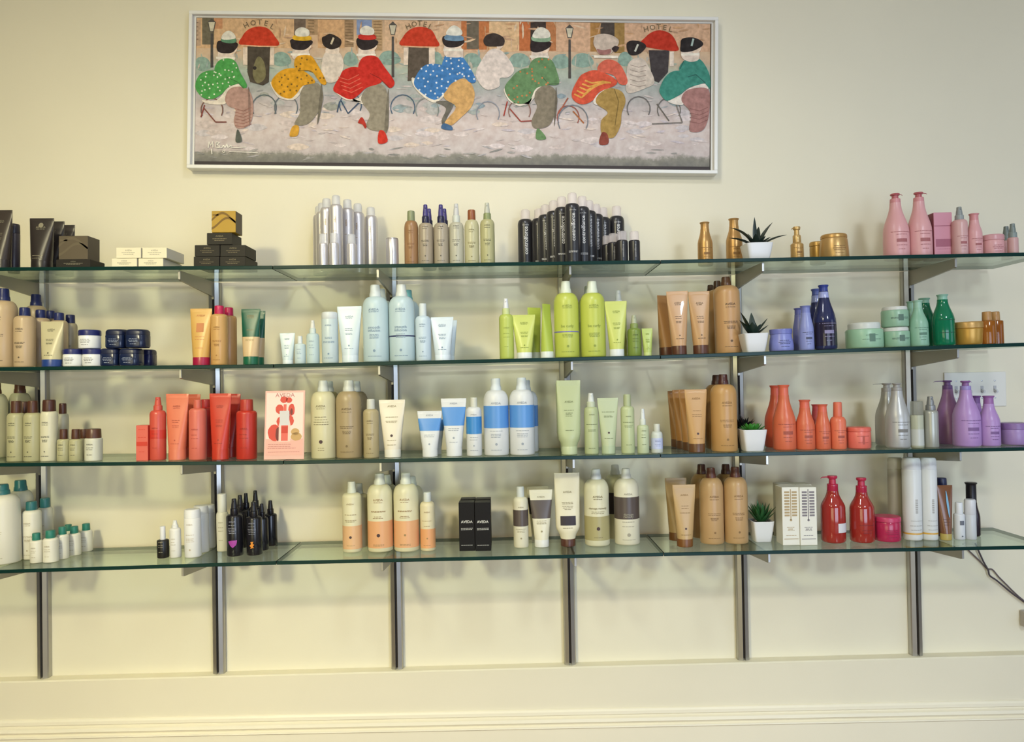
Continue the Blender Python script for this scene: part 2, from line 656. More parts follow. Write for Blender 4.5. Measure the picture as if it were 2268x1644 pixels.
def lum(h):
    r, g, b = hexrgb(h)
    return .21 * r + .72 * g + .07 * b


LABELPRINT = {
    'av': [('t', 'AVEDA', .62, .42), ('d', .595, .44), ('d', .41, .62), ('d', .39, .60), ('d', .35, .40), ('d', .335, .38), ('d', .32, .34), ('o', .16, .045), ('d', .085, .6)],
    'tu': [('t', 'AVEDA', .80, .34), ('d', .785, .34), ('d', .60, .40), ('d', .57, .36), ('d', .52, .34), ('d', .50, .32), ('o', .30, .035), ('d', .25, .42)],
    'lo': [('d', .40, .9), ('d', .36, .5), ('r', .27, .42, .05), ('d', .20, .5), ('d', .14, .34)],
    'ja': [('d', .48, .5), ('d', .40, .6), ('d', .33, .5), ('d', .20, .4)],
    'mi': [('t', 'AVEDA', .50, .5), ('d', .42, .5), ('d', .36, .5), ('d', .20, .4)],
    'no': [],
}


def finish(root, W, D, H, secs_body, pr, pc, dots=None, zlimit=None):
    if not pr:
        return
    P = Print()
    Q = Print()
    mm = 0.0013 if W < .05 else 0.0016
    for r in pr:
        if r[0] == 't':
            P.text(r[1], 0, r[2] * H, W * .085 if len(r) < 5 else r[4] * W, maxw=W * r[3], bold=0.01)
        elif r[0] == 'v':
            P.text(r[1], r[4] * W if len(r) > 4 else 0, r[2] * H, W * r[3], vert=True, bold=0.015)
        elif r[0] == 'd':
            P.dashes(0, r[1] * H, W * r[2] * .85, mm)
        elif r[0] == 'o':
            P.disc(0, r[1] * H, W * r[2])
        elif r[0] == 'r':
            P.rect(-r[2] * W / 2, r[2] * W / 2, (r[1] - r[3] / 2) * H, (r[1] + r[3] / 2) * H, 5)
        elif r[0] == 'x':
            Q.disc(0, r[1] * H, W * r[2])
    sf = front_surface(secs_body, .0009)
    if P.f:
        P.lay('printed_text', sf, mat(pc, .6), root)
    if Q.f:
        Q.lay('round_seal', sf, mat('4a3330', .6), root)


def B(kind, s, x, w, yt, d, col, cap, label, name='shampoo_bottle', cat='bottle', group=None, on=None, bands=(), pr='av', pc=None,
      col2=None, rough=.34, alpha=1.0, cap_alpha=1.0, metal=0.0, capmetal=0.0, dr=1.0, rz=0.0, spout=None, yb=None, tilt=0.0, **kw):
    """place one container: x, w, yt (and yb) are photo pixels, d the distance behind the shelf's front edge in metres"""
    base_r = kw.get('bw', 1.0 if kind not in ('tube', 'invtube') else .74)
    if kind == 'tube':
        base_r = kw.get('bw', .74)
    if kind == 'invtube':
        base_r = kw.get('bw', .56) * 1.1
    X = unproj(x, 700, GF).x
    for it in range(3):
        zs = on['top'] if on else ztop(s, X)
        if yb is not None:
            dr_ = ROT @ Vector(((x - 1134.0) / FPX, (822.0 - yb) / FPX, -1.0))
            k = (zs - CAM.z) / dr_.z
            d = min(.24, max(.012, CAM.y + dr_.y * k - GF))
        Yc = GF + d
        for _ in range(3):
            W = w * (Yc - CAM.y) / FPX
            Yc = GF + d + W * base_r * dr / 2
        # pixel row of the middle of the thing
        pm = yt + 0.5 * (zs_px(s, x) - yt)
        X = unproj(x, pm, Yc).x
    zs = on['top'] if on else ztop(s, X)
    H = unproj(x, yt, Yc).z - zs
    sl = slope(s, X)
    if not on:
        X += sl * H / 2
        zs = ztop(s, X)
    root = empty(name, (X, Yc, zs + 0.0004), rz)
    root.rotation_euler = (0, -math.atan(sl), rz)
    tag(root, label, cat, group)
    hw, hd = W / 2, W / 2 * dr
    parts = shape(kind, kw)
    mcol = [mat(col, rough, metal, alpha, coat=kw.get('coat', 0)), mat(cap, .35, capmetal, cap_alpha), mat(col2 or (cap if kind in ('spray', 'pump') else col), rough, capmetal)]
    bsec = None
    for pn, pf, mi in parts:
        secs = [(p[0] * H, p[1] * hw, (p[2] if len(p) > 2 else p[1]) * hd, p[3] if len(p) > 3 else 2.0) for p in pf]
        o = loft(pn, secs, mcol[mi], root)
        if pn == 'body':
            bsec = secs
        if pn == 'pump_head' and spout:
            zt_ = secs[-1][0] - (secs[-1][0] - secs[2][0]) * .45
            r_ = (secs[-1][0] - secs[2][0]) * .36
            L = spout * hw
            pts = [(0, 0), (L * .5, .0), (L * .85, -r_ * .3), (L, -r_ * 1.4)]
            vs, fs = [], []
            for k_, (px_, pz_) in enumerate(pts):
                rr = r_ * (1 - .18 * k_)
                for a in range(8):
                    th = 2 * math.pi * a / 8
                    vs.append((px_, rr * math.cos(th), zt_ + pz_ + rr * math.sin(th) * .8))
            for k_ in range(3):
                for a in range(8):
                    b2 = (a + 1) % 8
                    fs.append((k_ * 8 + a, k_ * 8 + b2, (k_ + 1) * 8 + b2, (k_ + 1) * 8 + a))
            fs += [tuple(range(7, -1, -1)), tuple(range(24, 32))]
            meshobj('spout', vs, fs, mcol[1], o, 40)
        if pn == 'nozzle':
            zt_ = secs[2][0]
            bx = boxmesh('spray_tip', (-hw * .07, secs[2][2] * -1 - hw * .10, zt_), (hw * .07, -secs[2][2] * .6, zt_ + hw * .16), mcol[1], o, hw * .03)
    for t0, t1, bc in bands:
        N = 8
        secs = [(bsec[0][0], 0, 0, 2)]
        secs = []
        zz = sorted(set([t0 * H + (t1 - t0) * H * i / N for i in range(N + 1)] + [q[0] for q in bsec if t0 * H < q[0] < t1 * H]))
        for z in zz:
            a, b, n = interp(bsec, z)
            secs.append((z, a + .0004, b + .0004, n))
        loft('label_band', secs, mat(bc, rough), root, closed=False)
    rows = LABELPRINT[pr] if isinstance(pr, str) else pr
    if kind == 'litre' or kind in ('bottle', 'spray', 'can', 'canister', 'flare', 'pump', 'tube', 'invtube', 'jar', 'cube', 'flask'):
        dark = lum(col) > .12
        finish(root, W, W, H, bsec, rows, pc or (shade(col, .52) if dark else 'b9b4aa'))
    return {'top': zs + H + .0008, 'obj': root, 'X': X, 'Y': Yc, 'W': W, 'H': H}


def zs_px(s, x):
    pts = SH[s]
    for (xa, ya), (xb, yb) in zip(pts, pts[1:]):
        if x <= xb:
            return ya + (yb - ya) * (x - xa) / (xb - xa)
    return pts[-1][1]


def K(s, x0, x1, yt, d, dep, col, label, name='carton', group=None, on=None, side=None, pr='box', pc=None, rz=0.0, yb=None, rough=.5):
    """a carton: x0, x1, yt are photo pixels of its front face"""
    xm = (x0 + x1) / 2
    X = unproj(xm, 700, GF).x
    for _ in range(3):
        zs = on['top'] if on else ztop(s, X)
        if yb is not None:
            dr_ = ROT @ Vector(((xm - 1134.0) / FPX, (822.0 - yb) / FPX, -1.0))
            k = (zs - CAM.z) / dr_.z
            d = min(.24, max(.012, CAM.y + dr_.y * k - GF))
        Yf = GF + d
        W = (x1 - x0) * (Yf - CAM.y) / FPX
        X = unproj(xm, yt + .5 * (zs_px(s, xm) - yt) if not on else yt + 12, Yf).x
    H = unproj(xm, yt, Yf).z - zs
    sl = slope(s, X)
    root = empty(name, (X, Yf + dep / 2, zs + .0004), rz)
    root.rotation_euler = (0, -math.atan(sl), rz)
    tag(root, label, 'box', group)
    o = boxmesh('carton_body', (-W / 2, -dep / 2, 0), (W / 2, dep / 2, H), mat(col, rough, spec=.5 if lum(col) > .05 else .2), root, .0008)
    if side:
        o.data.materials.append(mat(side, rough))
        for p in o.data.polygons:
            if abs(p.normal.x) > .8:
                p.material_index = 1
    fl = boxmesh('tuck_flap', (-W / 2 + .0015, -dep / 2 + .0015, H), (W / 2 - .0015, dep / 2 - .0015, H + .0005), mat(shade(col, .93), rough), root)
    P = Print()
    surf = lambda x, z: -dep / 2 - .0005
    pc = pc or (shade(col, .55) if lum(col) > .1 else '8d8468')
    if pr == 'box':
        P.text('AVEDA', 0, H * .66, H * .14, maxw=W * .4)
        P.dashes(0, H * .5, W * .55, .0013)
        P.dashes(0, H * .36, W * .4, .0013)
    elif pr == 'tall':
        P.text('AVEDA', 0, H * .58, W * .16, maxw=W * .8, bold=.02)
        P.dashes(0, H * .47, W * .75, .0014); P.dashes(0, H * .44, W * .75, .0014)
        P.dashes(0, H * .12, W * .75, .0013)
    elif pr == 'wave':
        for k in range(2):
            pts_ = []
            for i in range(13):
                u = i / 12
                pts_.append((-W * .5 + W * u, H * (.42 + .38 * k * .6) + H * .28 * math.sin(u * 4.2 + k * .9 - 1.2) * .9))
            for (a, b), (c, e) in zip(pts_, pts_[1:]):
                lo = lambda z: max(H * .02, min(H * .98, z))
                P.poly([(a, lo(b - H * .055)), (c, lo(e - H * .055)), (c, lo(e + H * .055)), (a, lo(b + H * .055))])
        P.rect(-W * .46, -W * .2, H * .78, H * .85)
    elif callable(pr):
        pr(P, W, H)
    P.lay('printed_text', surf, mat(pc, .6), root)
    return {'top': zs + H + .0014, 'obj': root, 'X': X, 'Y': Yf + dep / 2, 'W': W, 'H': H}
# ================================================================== goods, top shelf
DK = '2b2422'
B('tube', 1, 4, 47, 466, .03, '3a3029', DK, 'tall dark brown squeeze tube, largest of the dark tubes', 'squeeze_tube', 'tube', pr='tu', pc='8d8468', bw=.80, ct=.16)
B('canister', 1, 31, 24, 497, .12, '463d40', '3a3236', 'dark plum canister with rounded top behind the largest dark tube', 'hair_canister', 'canister', pr='no')
B('tube', 1, 93, 54, 484, .03, '2e2622', '241d1a', 'black brown squeeze tube with a pale crest, front of three', 'squeeze_tube', 'tube',
  pr=[('t', 'AVEDA', .80, .4), ('o', .86, .10), ('d', .78, .4), ('d', .25, .5), ('d', .20, .5)], pc='8d8468', bw=.80, ct=.16)
B('tube', 1, 118, 50, 491, .105, '2e2622', '241d1a', 'black brown squeeze tube, middle one of three in a row', 'squeeze_tube', 'tube', pr='tu', pc='6f6754', bw=.80, ct=.16)
B('tube', 1, 143, 46, 499, .175, '332a25', '241d1a', 'black brown squeeze tube standing behind the olive brown carton', 'squeeze_tube', 'tube', pr='tu', pc='6f6754', bw=.80, ct=.16)
f1 = K(1, 124, 200, 575, .012, .085, '2b2620', 'flat black carton lying under the olive brown carton', pc='8d8468')
K(1, 130, 194, 523, .02, .07, '5a4c36', 'olive brown square carton set on a flat black carton', on=f1, side='4a3d30', pr='wave', pc='66583f')
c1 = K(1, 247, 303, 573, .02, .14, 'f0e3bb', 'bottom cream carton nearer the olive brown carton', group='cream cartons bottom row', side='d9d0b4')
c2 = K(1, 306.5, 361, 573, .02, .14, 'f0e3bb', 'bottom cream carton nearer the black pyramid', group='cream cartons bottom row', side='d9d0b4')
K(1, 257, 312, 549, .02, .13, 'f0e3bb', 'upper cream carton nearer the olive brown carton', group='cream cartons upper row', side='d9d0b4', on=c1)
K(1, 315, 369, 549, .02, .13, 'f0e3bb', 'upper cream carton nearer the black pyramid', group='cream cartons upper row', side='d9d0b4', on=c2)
b1 = K(1, 429, 485.5, 569, .03, .12, '2a261f', 'black carton at the foot of the pyramid nearer the cream cartons', group='black cartons first layer', pc='8d7c55')
b2 = K(1, 487, 543, 569, .03, .12, '2a261f', 'black carton at the foot of the pyramid nearer the silver cans', group='black cartons first layer', pc='8d7c55')
b3 = K(1, 431, 486.5, 543.5, .03, .10, '2a261f', 'black carton in the second pyramid layer nearer the cream cartons', group='black cartons second layer', pc='8d7c55', on=b1)
b4 = K(1, 488, 544, 543.5, .03, .10, '2a261f', 'black carton in the second pyramid layer nearer the silver cans', group='black cartons second layer', pc='8d7c55', on=b2)
b5 = K(1, 458, 514, 516.5, .03, .085, '2a261f', 'single black carton on the pyramid just under the golden one', pc='8d7c55', on=b3)
K(1, 468.5, 521.5, 467.6, .03, .06, 'b48a10', 'golden yellow cube carton with brown waves, crowning the black pyramid', on=b5, side='4a3a28', pr='wave', pc='7d5a14')

SL = 'ded6cc'
ORD = ['first', 'second', 'third', 'fourth', 'fifth']
SLAB = ['foremost tall silver aerosol can with frosted cap'] + ['tall silver aerosol can, %s behind the foremost toward the black pyramid' % o_ for o_ in ORD[:3]] + [
    'tall silver aerosol can, %s behind the foremost toward the amber bottle' % o_ for o_ in ORD[:3]]
for k_, (x, yt, d) in enumerate([(745, 434, .068), (724, 441, .112), (714, 451, .168), (708, 458, .214), (770, 443, .122), (793, 452, .176), (822, 460, .222)]):
    B('can', 1, x, 29, yt, d, SL, 'e6e2d8', SLAB[k_], 'aerosol_can', 'can', 'tall silver cans',
      metal=.62, rough=.36, cap_alpha=.5, pr=[('v', 'AVEDA', .66, .11), ('d', .5, .3)], pc='b08d55')
for x, yt, d, q_ in [(716, 519, .024, 'outermost, toward the black pyramid'), (740, 517, .016, 'before the foremost tall can'), (779, 520, .020, 'outermost, toward the amber bottle')]:
    B('can', 1, x, 21, yt, d, SL, 'e6e2d8', 'short silver aerosol can, ' + q_, 'aerosol_can', 'can', 'short silver cans',
      metal=.62, rough=.36, cap_alpha=.5, sh=.64, nk=.70, cr=.84, pr='no')
B('canister', 1, 869, 28, 528, .05, SL, 'bdb6ac', 'plain short silver cylinder standing alone beside the spray bottles', 'metal_canister', 'canister', metal=.7, capmetal=.7, rough=.3, nk=.95, pr='no')

B('bottle', 1, 911, 31, 468, .06, 'a3794c', '8b8f63', 'amber brown bottle with sage green cap', 'spray_bottle', sh=.68, nk=.82, cr=.54, alpha=.93, pc='8a6038')
B('spray', 1, 943, 32, 454, .055, 'a8977a', '443a72', 'taupe spray bottle with purple nozzle, next to the amber bottle', 'spray_bottle', sh=.62, nk=.70, cr=.50, col2='211f3d')
B('spray', 1, 951, 30, 463, .125, 'a8977a', '443a72', 'purple-nozzle spray bottle hidden behind the one beside the amber bottle', 'spray_bottle', group='hidden purple spray bottles', sh=.62, nk=.70, cr=.50, col2='211f3d')
B('spray', 1, 977, 32, 454, .055, 'ab9c80', '443a72', 'taupe spray bottle with purple nozzle, next to the clear-nozzle bottle', 'spray_bottle', sh=.62, nk=.70, cr=.50, col2='211f3d')
B('spray', 1, 985, 30, 463, .125, 'a8977a', '443a72', 'purple-nozzle spray bottle hidden behind the one beside the clear nozzle', 'spray_bottle', group='hidden purple spray bottles', sh=.62, nk=.70, cr=.50, col2='211f3d')
B('spray', 1, 1011, 32, 452, .06, 'bdb698', 'ddd9cc', 'pale sage spray bottle with milky clear nozzle', 'spray_bottle', sh=.62, nk=.70, cr=.52, col2='cfcfba', cap_alpha=.7)
B('bottle', 1, 1045, 32, 466, .06, 'c3ba8b', '93532a', 'pale yellow bottle with rust brown cap', 'spray_bottle', sh=.68, nk=.82, cr=.54, pc='7b6c3c')
B('spray', 1, 1079.5, 32, 450, .06, 'b7af79', 'cfccb4', 'olive yellow spray bottle with green collar and clear nozzle', 'spray_bottle', sh=.65, nk=.735, cr=.52, col2='8f9660', cap_alpha=.75)

BK = '2c2a2a'
BLAB = ['foremost black hairspray can with vertical white lettering'] + ['black hairspray can, %s behind the foremost toward the spray bottles' % o_ for o_ in ORD] + [
    'black hairspray can, %s behind the foremost toward the gold bottles' % o_ for o_ in ORD]
for k_, (x, yt, d) in enumerate([(1268, 428.6, .020), (1245, 437, .066), (1227, 446, .112), (1208.6, 455, .158), (1194.5, 463.6, .206), (1164, 465.5, .232),
                 (1290, 436, .066), (1305, 445.5, .116), (1320.5, 453.5, .164), (1336, 461, .210), (1366, 457.6, .236)]):
    B('can', 1, x, 34, yt, d, BK, 'f2e8dc', BLAB[k_], 'hairspray_can', 'can', 'tall black hairspray cans',
      rough=.3, cap_alpha=.34, sh=.76, nk=.845, cr=.62, pr=[('v', 'controlforce', .50, .25), ('d', .74, .5), ('d', .16, .7), ('d', .145, .7)], pc='d8d2c4', metal=.0)
for k_, (x, yt, d) in enumerate([(1345, 523, .118), (1358.5, 518, .076), (1378, 513, .032), (1405, 513.5, .030)]):
    B('can', 1, x, 25, yt, d, BK, 'f2e8dc', 'short black hairspray can with frosted cap, %s counting toward the gold bottles' % ORD[k_], 'hairspray_can', 'can', 'short black hairspray cans',
      rough=.3, cap_alpha=.34, sh=.66, nk=.71, cr=.82, pr=[('v', 'controlforce', .36, .16)], pc='a8a297', metal=.0)

GD = 'c39454'
B('flare', 1, 1561.5, 33, 493, .13, GD, GD, 'slim gold bottle with flared cap, the shorter of two', 'gold_bottle', cr=.55, sh=.50, metal=.55, capmetal=.5, pr='lo', pc='8d6430')
B('flare', 1, 1626, 36, 485, .17, GD, GD, 'gold bottle with flared cap beside the black-leaved succulent', 'gold_bottle', cr=.54, sh=.52, metal=.55, capmetal=.5, pr='lo', pc='8d6430')
B('pump', 1, 1765, 28, 503, .10, 'c39a58', 'cfa866', 'small gold serum bottle with pump, between succulent and gold jars', 'serum_bottle', cr=.62, sh=.50, nk=.56, metal=.4, capmetal=.5, spout=-.85, pr='lo', pc='8d6430')
B('jar', 1, 1811, 34, 537, .15, 'b98f45', 'c59a50', 'small gold jar tucked behind the large gold jar', 'cream_jar', 'jar', metal=.5, capmetal=.5, pr='no', lt=.80)
B('jar', 1, 1847, 57, 521, .035, 'c79d5c', 'c59752', 'large gold jar with tapered sides and flat lid', 'cream_jar', 'jar', metal=.5, capmetal=.5, lt=.84, tb=1.1, lr=.98, pr='ja', pc='8d6430')
PK = 'e2a49b'
B('pump', 1, 1984, 54, 430, .07, PK, 'b95f5e', 'tall pink pump bottle beside the clear wall, first of two', 'pump_bottle', cr=.40, sh=.42, nk=.86, col2='d98f89', spout=.62, pr='lo', pc='a8615c')
B('pump', 1, 2036, 51, 427, .07, PK, 'b95f5e', 'tall pink pump bottle standing next to the pink carton', 'pump_bottle', cr=.42, sh=.42, nk=.86, col2='d98f89', spout=.75, pr='lo', pc='a8615c')
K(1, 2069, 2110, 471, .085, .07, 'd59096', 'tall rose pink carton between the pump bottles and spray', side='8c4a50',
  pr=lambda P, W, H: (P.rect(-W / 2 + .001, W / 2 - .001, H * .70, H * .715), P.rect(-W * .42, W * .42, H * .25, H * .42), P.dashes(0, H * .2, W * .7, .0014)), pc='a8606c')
B('spray', 1, 2125.5, 32, 459, .05, 'd9a79a', '8d8f84', 'pink bottle with grey spray nozzle beside the pink carton', 'spray_bottle', sh=.66, nk=.74, cr=.56, col2='9a9c90', pr='lo', pc='a8615c')
B('flare', 1, 2158, 32, 474, .05, PK, 'd98f89', 'short pink bottle with flared cap', 'shampoo_bottle', cr=.56, sh=.52, pr='lo', pc='a8615c')
B('jar', 1, 2198, 46, 522, .05, PK, 'd69a94', 'pink cream jar with wide lid', 'cream_jar', 'jar', lt=.74, pr='ja', pc='a8615c')
B('spray', 1, 2243, 22, 496, .05, 'd2a295', '7d8478', 'little pink bottle with grey green nozzle, front of two', 'spray_bottle', sh=.50, nk=.56, cr=.78, col2='8a9184', pr='no')
B('spray', 1, 2229, 22, 502, .13, 'cf9b92', '6d7468', 'little pink bottle with grey nozzle, tucked behind its twin', 'spray_bottle', sh=.50, nk=.56, cr=.78, col2='7a8174', pr='no')

# ================================================================== second shelf
TN, NV = 'c3a67c', '1f2858'
B('litre', 2, 8, 56, 640, .035, 'c8ab80', NV, 'large tan bottle with navy cap, biggest of the navy-capped group', cr=.42)
B('bottle', 2, 55, 43, 682, .02, 'c8ac82', NV, 'medium tan bottle with navy cap, in front', sh=.78, nk=.86, cr=.50)
B('litre', 2, 80, 46, 653, .17, 'b7a17c', NV, 'large tan bottle with navy cap, standing behind the others', cr=.46, pr='no')
B('bottle', 2, 90, 40, 687, .085, 'bda47c', NV, 'tan navy-capped bottle directly behind the medium tan bottle', sh=.78, nk=.86, cr=.50, pr='no')
B('bottle', 2, 112, 34, 689, .15, 'b39a74', NV, 'tan navy-capped bottle deep behind the cream tube', sh=.78, nk=.86, cr=.50, pr='no')
B('bottle', 2, 131, 36, 693.5, .095, 'b8a07a', NV, 'tan navy-capped bottle right behind the cream tube', sh=.78, nk=.86, cr=.55, pr='no')
B('tube', 2, 116, 50, 712.5, .012, 'c9bd90', '23407e', 'cream tube standing on a bright blue cap', 'squeeze_tube', 'tube', bw=.84, ct=.16, pr='tu')
B('bottle', 2, 156, 28, 698, .15, 'a89a78', '20254a', 'tan bottle with dark navy cap behind the white jars', sh=.76, nk=.84, cr=.66, pr='av')
w1 = B('jar', 2, 162.5, 41, 774, .015, 'efece0', '20265e', 'bottom white navy-lidded jar nearer the cream tube', 'cream_jar', 'jar', 'lower white jars', pr='ja', lt=.70)
w2 = B('jar', 2, 205.5, 41, 774, .015, 'efece0', '20265e', 'bottom white navy-lidded jar nearer the navy jars', 'cream_jar', 'jar', 'lower white jars', pr='ja', lt=.70)
w2['top'] = max(w1['top'], w2['top'])
B('jar', 2, 199, 45, 732, .015, 'efece0', '20265e', 'white jar with navy lid perched on two others', 'cream_jar', 'jar', on=w2, pr='ja', lt=.70)
n1 = B('cube', 2, 248, 41, 773, .03, '16223f', '131c38', 'soft square navy jar in the bottom row next to white jars', 'cream_jar', 'jar', rough=.22, pr='ja', pc='8f96a4')
n2 = B('cube', 2, 292, 44, 773, .02, '16223f', '131c38', 'soft square navy jar, middle of the bottom row', 'cream_jar', 'jar', rough=.22, pr='ja', pc='8f96a4')
n3 = B('cube', 2, 324, 38, 775, .10, '1a1f45', '161a3c', 'soft square navy jar set back at the end of the row', 'cream_jar', 'jar', rough=.22, pr='no')
n1['top'] = n2['top'] = max(n1['top'], n2['top'])
B('cube', 2, 261, 43, 731, .03, '17233f', '131c38', 'upper navy jar nearer the white jars', 'cream_jar', 'jar', 'upper navy jars', on=n1, rough=.22, pr='ja', pc='8f96a4')
B('cube', 2, 306, 44, 731, .02, '17233f', '131c38', 'upper navy jar farther from the white jars', 'cream_jar', 'jar', 'upper navy jars', on=n2, rough=.22, pr='ja', pc='8f96a4')
B('tube', 2, 446, 48, 684, .03, 'd7a755', 'a5163c', 'golden orange tube standing on a crimson cap', 'squeeze_tube', 'tube', bw=.76, ct=.14,
  pr=[('t', 'AVEDA', .86, .42), ('r', .66, .34, .16), ('d', .5, .5), ('d', .45, .5), ('d', .3, .4)], pc='c98048')
B('bottle', 2, 486, 36, 678, .03, 'd0a05c', 'c21f4c', 'golden orange bottle with crimson cap, front of two', sh=.80, nk=.86, cr=.56, pc='a67438')
B('bottle', 2, 507, 34, 682, .10, 'bf9054', 'b81d48', 'golden orange bottle with crimson cap, set behind', sh=.80, nk=.86, cr=.56, pr='no')
GN = '12563d'
B('tube', 2, 556, 42, 685, .03, GN, '14603f', 'dark green tube with tan lower half, front of two', 'squeeze_tube', 'tube', bw=.80, ct=.14, bands=[(.145, .50, 'd6b684')],
  pr=[('t', 'AVEDA', .86, .42), ('d', .84, .4), ('d', .62, .4), ('d', .45, .5), ('d', .43, .5)], pc='a08a5a')
B('tube', 2, 569, 38, 689.5, .10, GN, '14603f', 'dark green tube with tan lower half, set behind', 'squeeze_tube', 'tube', bw=.80, ct=.14, bands=[(.145, .50, 'c9aa7a')], pr='no')
PB = 'c3d3cb'
PBP = '8296a0'
B('tube', 2, 637, 33.5, 738, .03, 'd3ddd2', 'dfe4da', 'smallest pale blue tube at the end of its row', 'squeeze_tube', 'tube', bw=.68, ct=.12, pr='tu', pc=PBP)
B('bottle', 2, 665, 24, 745, .03, 'ccd8ce', 'dfe0d4', 'miniature pale blue bottle with white cap', sh=.66, nk=.73, cr=.44, pr='mi', pc=PBP)
B('spray', 2, 693, 28, 710, .03, 'c6d4c8', 'e2ddc8', 'small pale blue spray bottle with cream nozzle', 'spray_bottle', sh=.62, nk=.70, cr=.50, col2='d5dccb', pr='mi', pc=PBP)
B('canister', 2, 731, 36, 692, .03, 'c9d3c9', 'dcddd2', 'straight pale blue bottle with white cap of equal width', nk=.86, pr=[('t', 'AVEDA', .72, .5), ('d', .50, .5), ('d', .48, .5), ('d', .42, .8), ('d', .40, .8), ('o', .18, .06), ('d', .1, .7)], pc=PBP)
B('tube', 2, 775, 54, 679, .03, 'd6dfd8', 'dce3dc', 'tall pale blue tube beside the large blue bottles', 'squeeze_tube', 'tube', bw=.66, ct=.13, pr='tu', pc=PBP)
SI = [('t', 'AVEDA', .655, .40), ('d', .64, .44), ('t', 'smooth', .425, .46, .11), ('t', 'infusion', .385, .46, .11), ('d', .35, .4), ('d', .335, .42), ('d', .32, .4), ('d', .305, .42), ('o', .145, .05), ('d', .075, .6)]
B('litre', 2, 832.5, 57, 632, .025, PB, 'd9dccf', 'large pale blue bottle with plain lower half', pr=SI, pc=PBP, cr=.40)
SI2 = [r for r in SI if r != ('d', .335, .42)]
B('litre', 2, 890.5, 57, 631, .025, PB, 'dcdccb', 'large pale blue bottle crossed by a dark navy line', pr=SI2, pc=PBP, cr=.40, bands=[(.318, .334, '2a2c52')])
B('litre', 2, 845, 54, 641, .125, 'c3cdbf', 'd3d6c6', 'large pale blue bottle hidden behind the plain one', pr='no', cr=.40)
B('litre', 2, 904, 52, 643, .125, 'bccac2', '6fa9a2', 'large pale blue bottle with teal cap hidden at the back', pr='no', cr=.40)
B('bottle', 2, 937.5, 34, 673, .03, 'cbd8d6', 'd8dcd0', 'slim pale blue bottle next to the navy-lined bottle', sh=.70, nk=.785, cr=.48, pc=PBP)
B('tube', 2, 980, 50, 703, .03, 'd9e1dc', 'dfe6e2', 'short pale blue tube with wide top, front of two', 'squeeze_tube', 'tube', bw=.70, ct=.13, pr='tu', pc=PBP)
B('tube', 2, 990, 46, 710, .10, 'cdd6ce', 'd5ddd5', 'short pale blue tube, set behind its twin', 'squeeze_tube', 'tube', bw=.70, ct=.13, pr='no')

YG = 'c3c953'
YP = '8f9a3a'
BC = [('t', 'AVEDA', .655, .40), ('d', .64, .44), ('t', 'be curly', .39, .5, .11), ('d', .31, .5), ('d', .295, .5), ('d', .28, .5), ('d', .265, .45), ('o', .145, .05), ('d', .075, .6)]
B('spray', 2, 1121.5, 32, 662, .03, 'bcc65a', 'e3e0d6', 'slim lime spray bottle with clear nozzle', 'spray_bottle', sh=.66, nk=.74, cr=.52, col2='cfd58e', pr='mi', pc=YP)
B('tube', 2, 1161, 51, 698, .025, 'ccd166', 'e4e4d2', 'short lime tube with white foot, beside the slim spray', 'squeeze_tube', 'tube', bw=.66, ct=.14, pr='tu', pc=YP)
B('tube', 2, 1184, 34, 682, .10, 'bcc74e', 'd8dac0', 'lime tube leaning behind the short lime tube', 'squeeze_tube', 'tube', bw=.70, ct=.13, pr='no', rz=.5)
B('tube', 2, 1211, 30, 674, .025, 'b4c24b', 'e0e2cc', 'lime tube turned edge-on beside the large lime bottles', 'squeeze_tube', 'tube', bw=1.0, ct=.12, pr='no', rz=.9)
B('litre', 2, 1254.5, 55, 624, .025, YG, 'e2e4c4', 'large lime bottle crossed by a purple line', pr=[r for r in BC if r[1] != .31], pc=YP, bands=[(.325, .342, '7d77a0')])
B('litre', 2, 1313, 55, 624, .025, YG, 'e2e4c4', 'large lime bottle without a line, front row', pr=BC, pc=YP)
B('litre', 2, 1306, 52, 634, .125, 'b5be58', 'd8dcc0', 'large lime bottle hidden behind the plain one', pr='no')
B('tube', 2, 1365, 49, 667.5, .025, 'cdd168', 'e2e2d2', 'tall lime tube with white foot', 'squeeze_tube', 'tube', bw=.66, ct=.13, pr='tu', pc=YP)
B('spray', 2, 1371, 34, 644, .12, 'b7bf62', 'd9d8cc', 'lime spray bottle with clear nozzle hidden behind the tall tube', 'spray_bottle', pr='no', cap_alpha=.6)
B('spray', 2, 1405, 31, 699, .035, '7d8f3a', 'b3b48e', 'small mossy green spray bottle', 'spray_bottle', sh=.60, nk=.68, cr=.56, pr='mi', pc='4f5c22', col2='8d9a52')
B('tube', 2, 1434, 24, 728, .03, 'b9c765', 'c6d07c', 'smallest lime tube at the end of its row', 'squeeze_tube', 'tube', bw=.74, ct=.12, pr='tu', pc=YP)

TA, TB = 'c5955f', '5a3420'
B('tube', 2, 1476, 46, 655, .10, 'ac7c46', TB, 'dark-sided tan tube turned away, at the end of its row', 'squeeze_tube', 'tube', bw=.80, ct=.14, pr='no', rz=.45)
B('tube', 2, 1502, 48, 645.5, .02, 'cb9d6a', TB, 'tan tube with brown cap, front row on the second shelf, first', 'squeeze_tube', 'tube', bw=.68, ct=.14, pr='tu', coat=.4)
B('tube', 2, 1550, 48, 646, .025, 'c3955e', TB, 'tan tube with brown cap on the second shelf beside the large tan bottle', 'squeeze_tube', 'tube', bw=.70, ct=.14, pr='tu')
B('litre', 2, 1610.5, 57, 614, .072, 'c7975f', '5c3a20', 'large tan bottle with brown cap beside a spiky succulent', sh=.78, nk=.885, cr=.36)
B('litre', 2, 1591, 46, 623, .16, 'b3854f', '4e2f1a', 'large tan brown-capped bottle behind the front one, second shelf', sh=.78, nk=.885, cr=.36, pr='no')
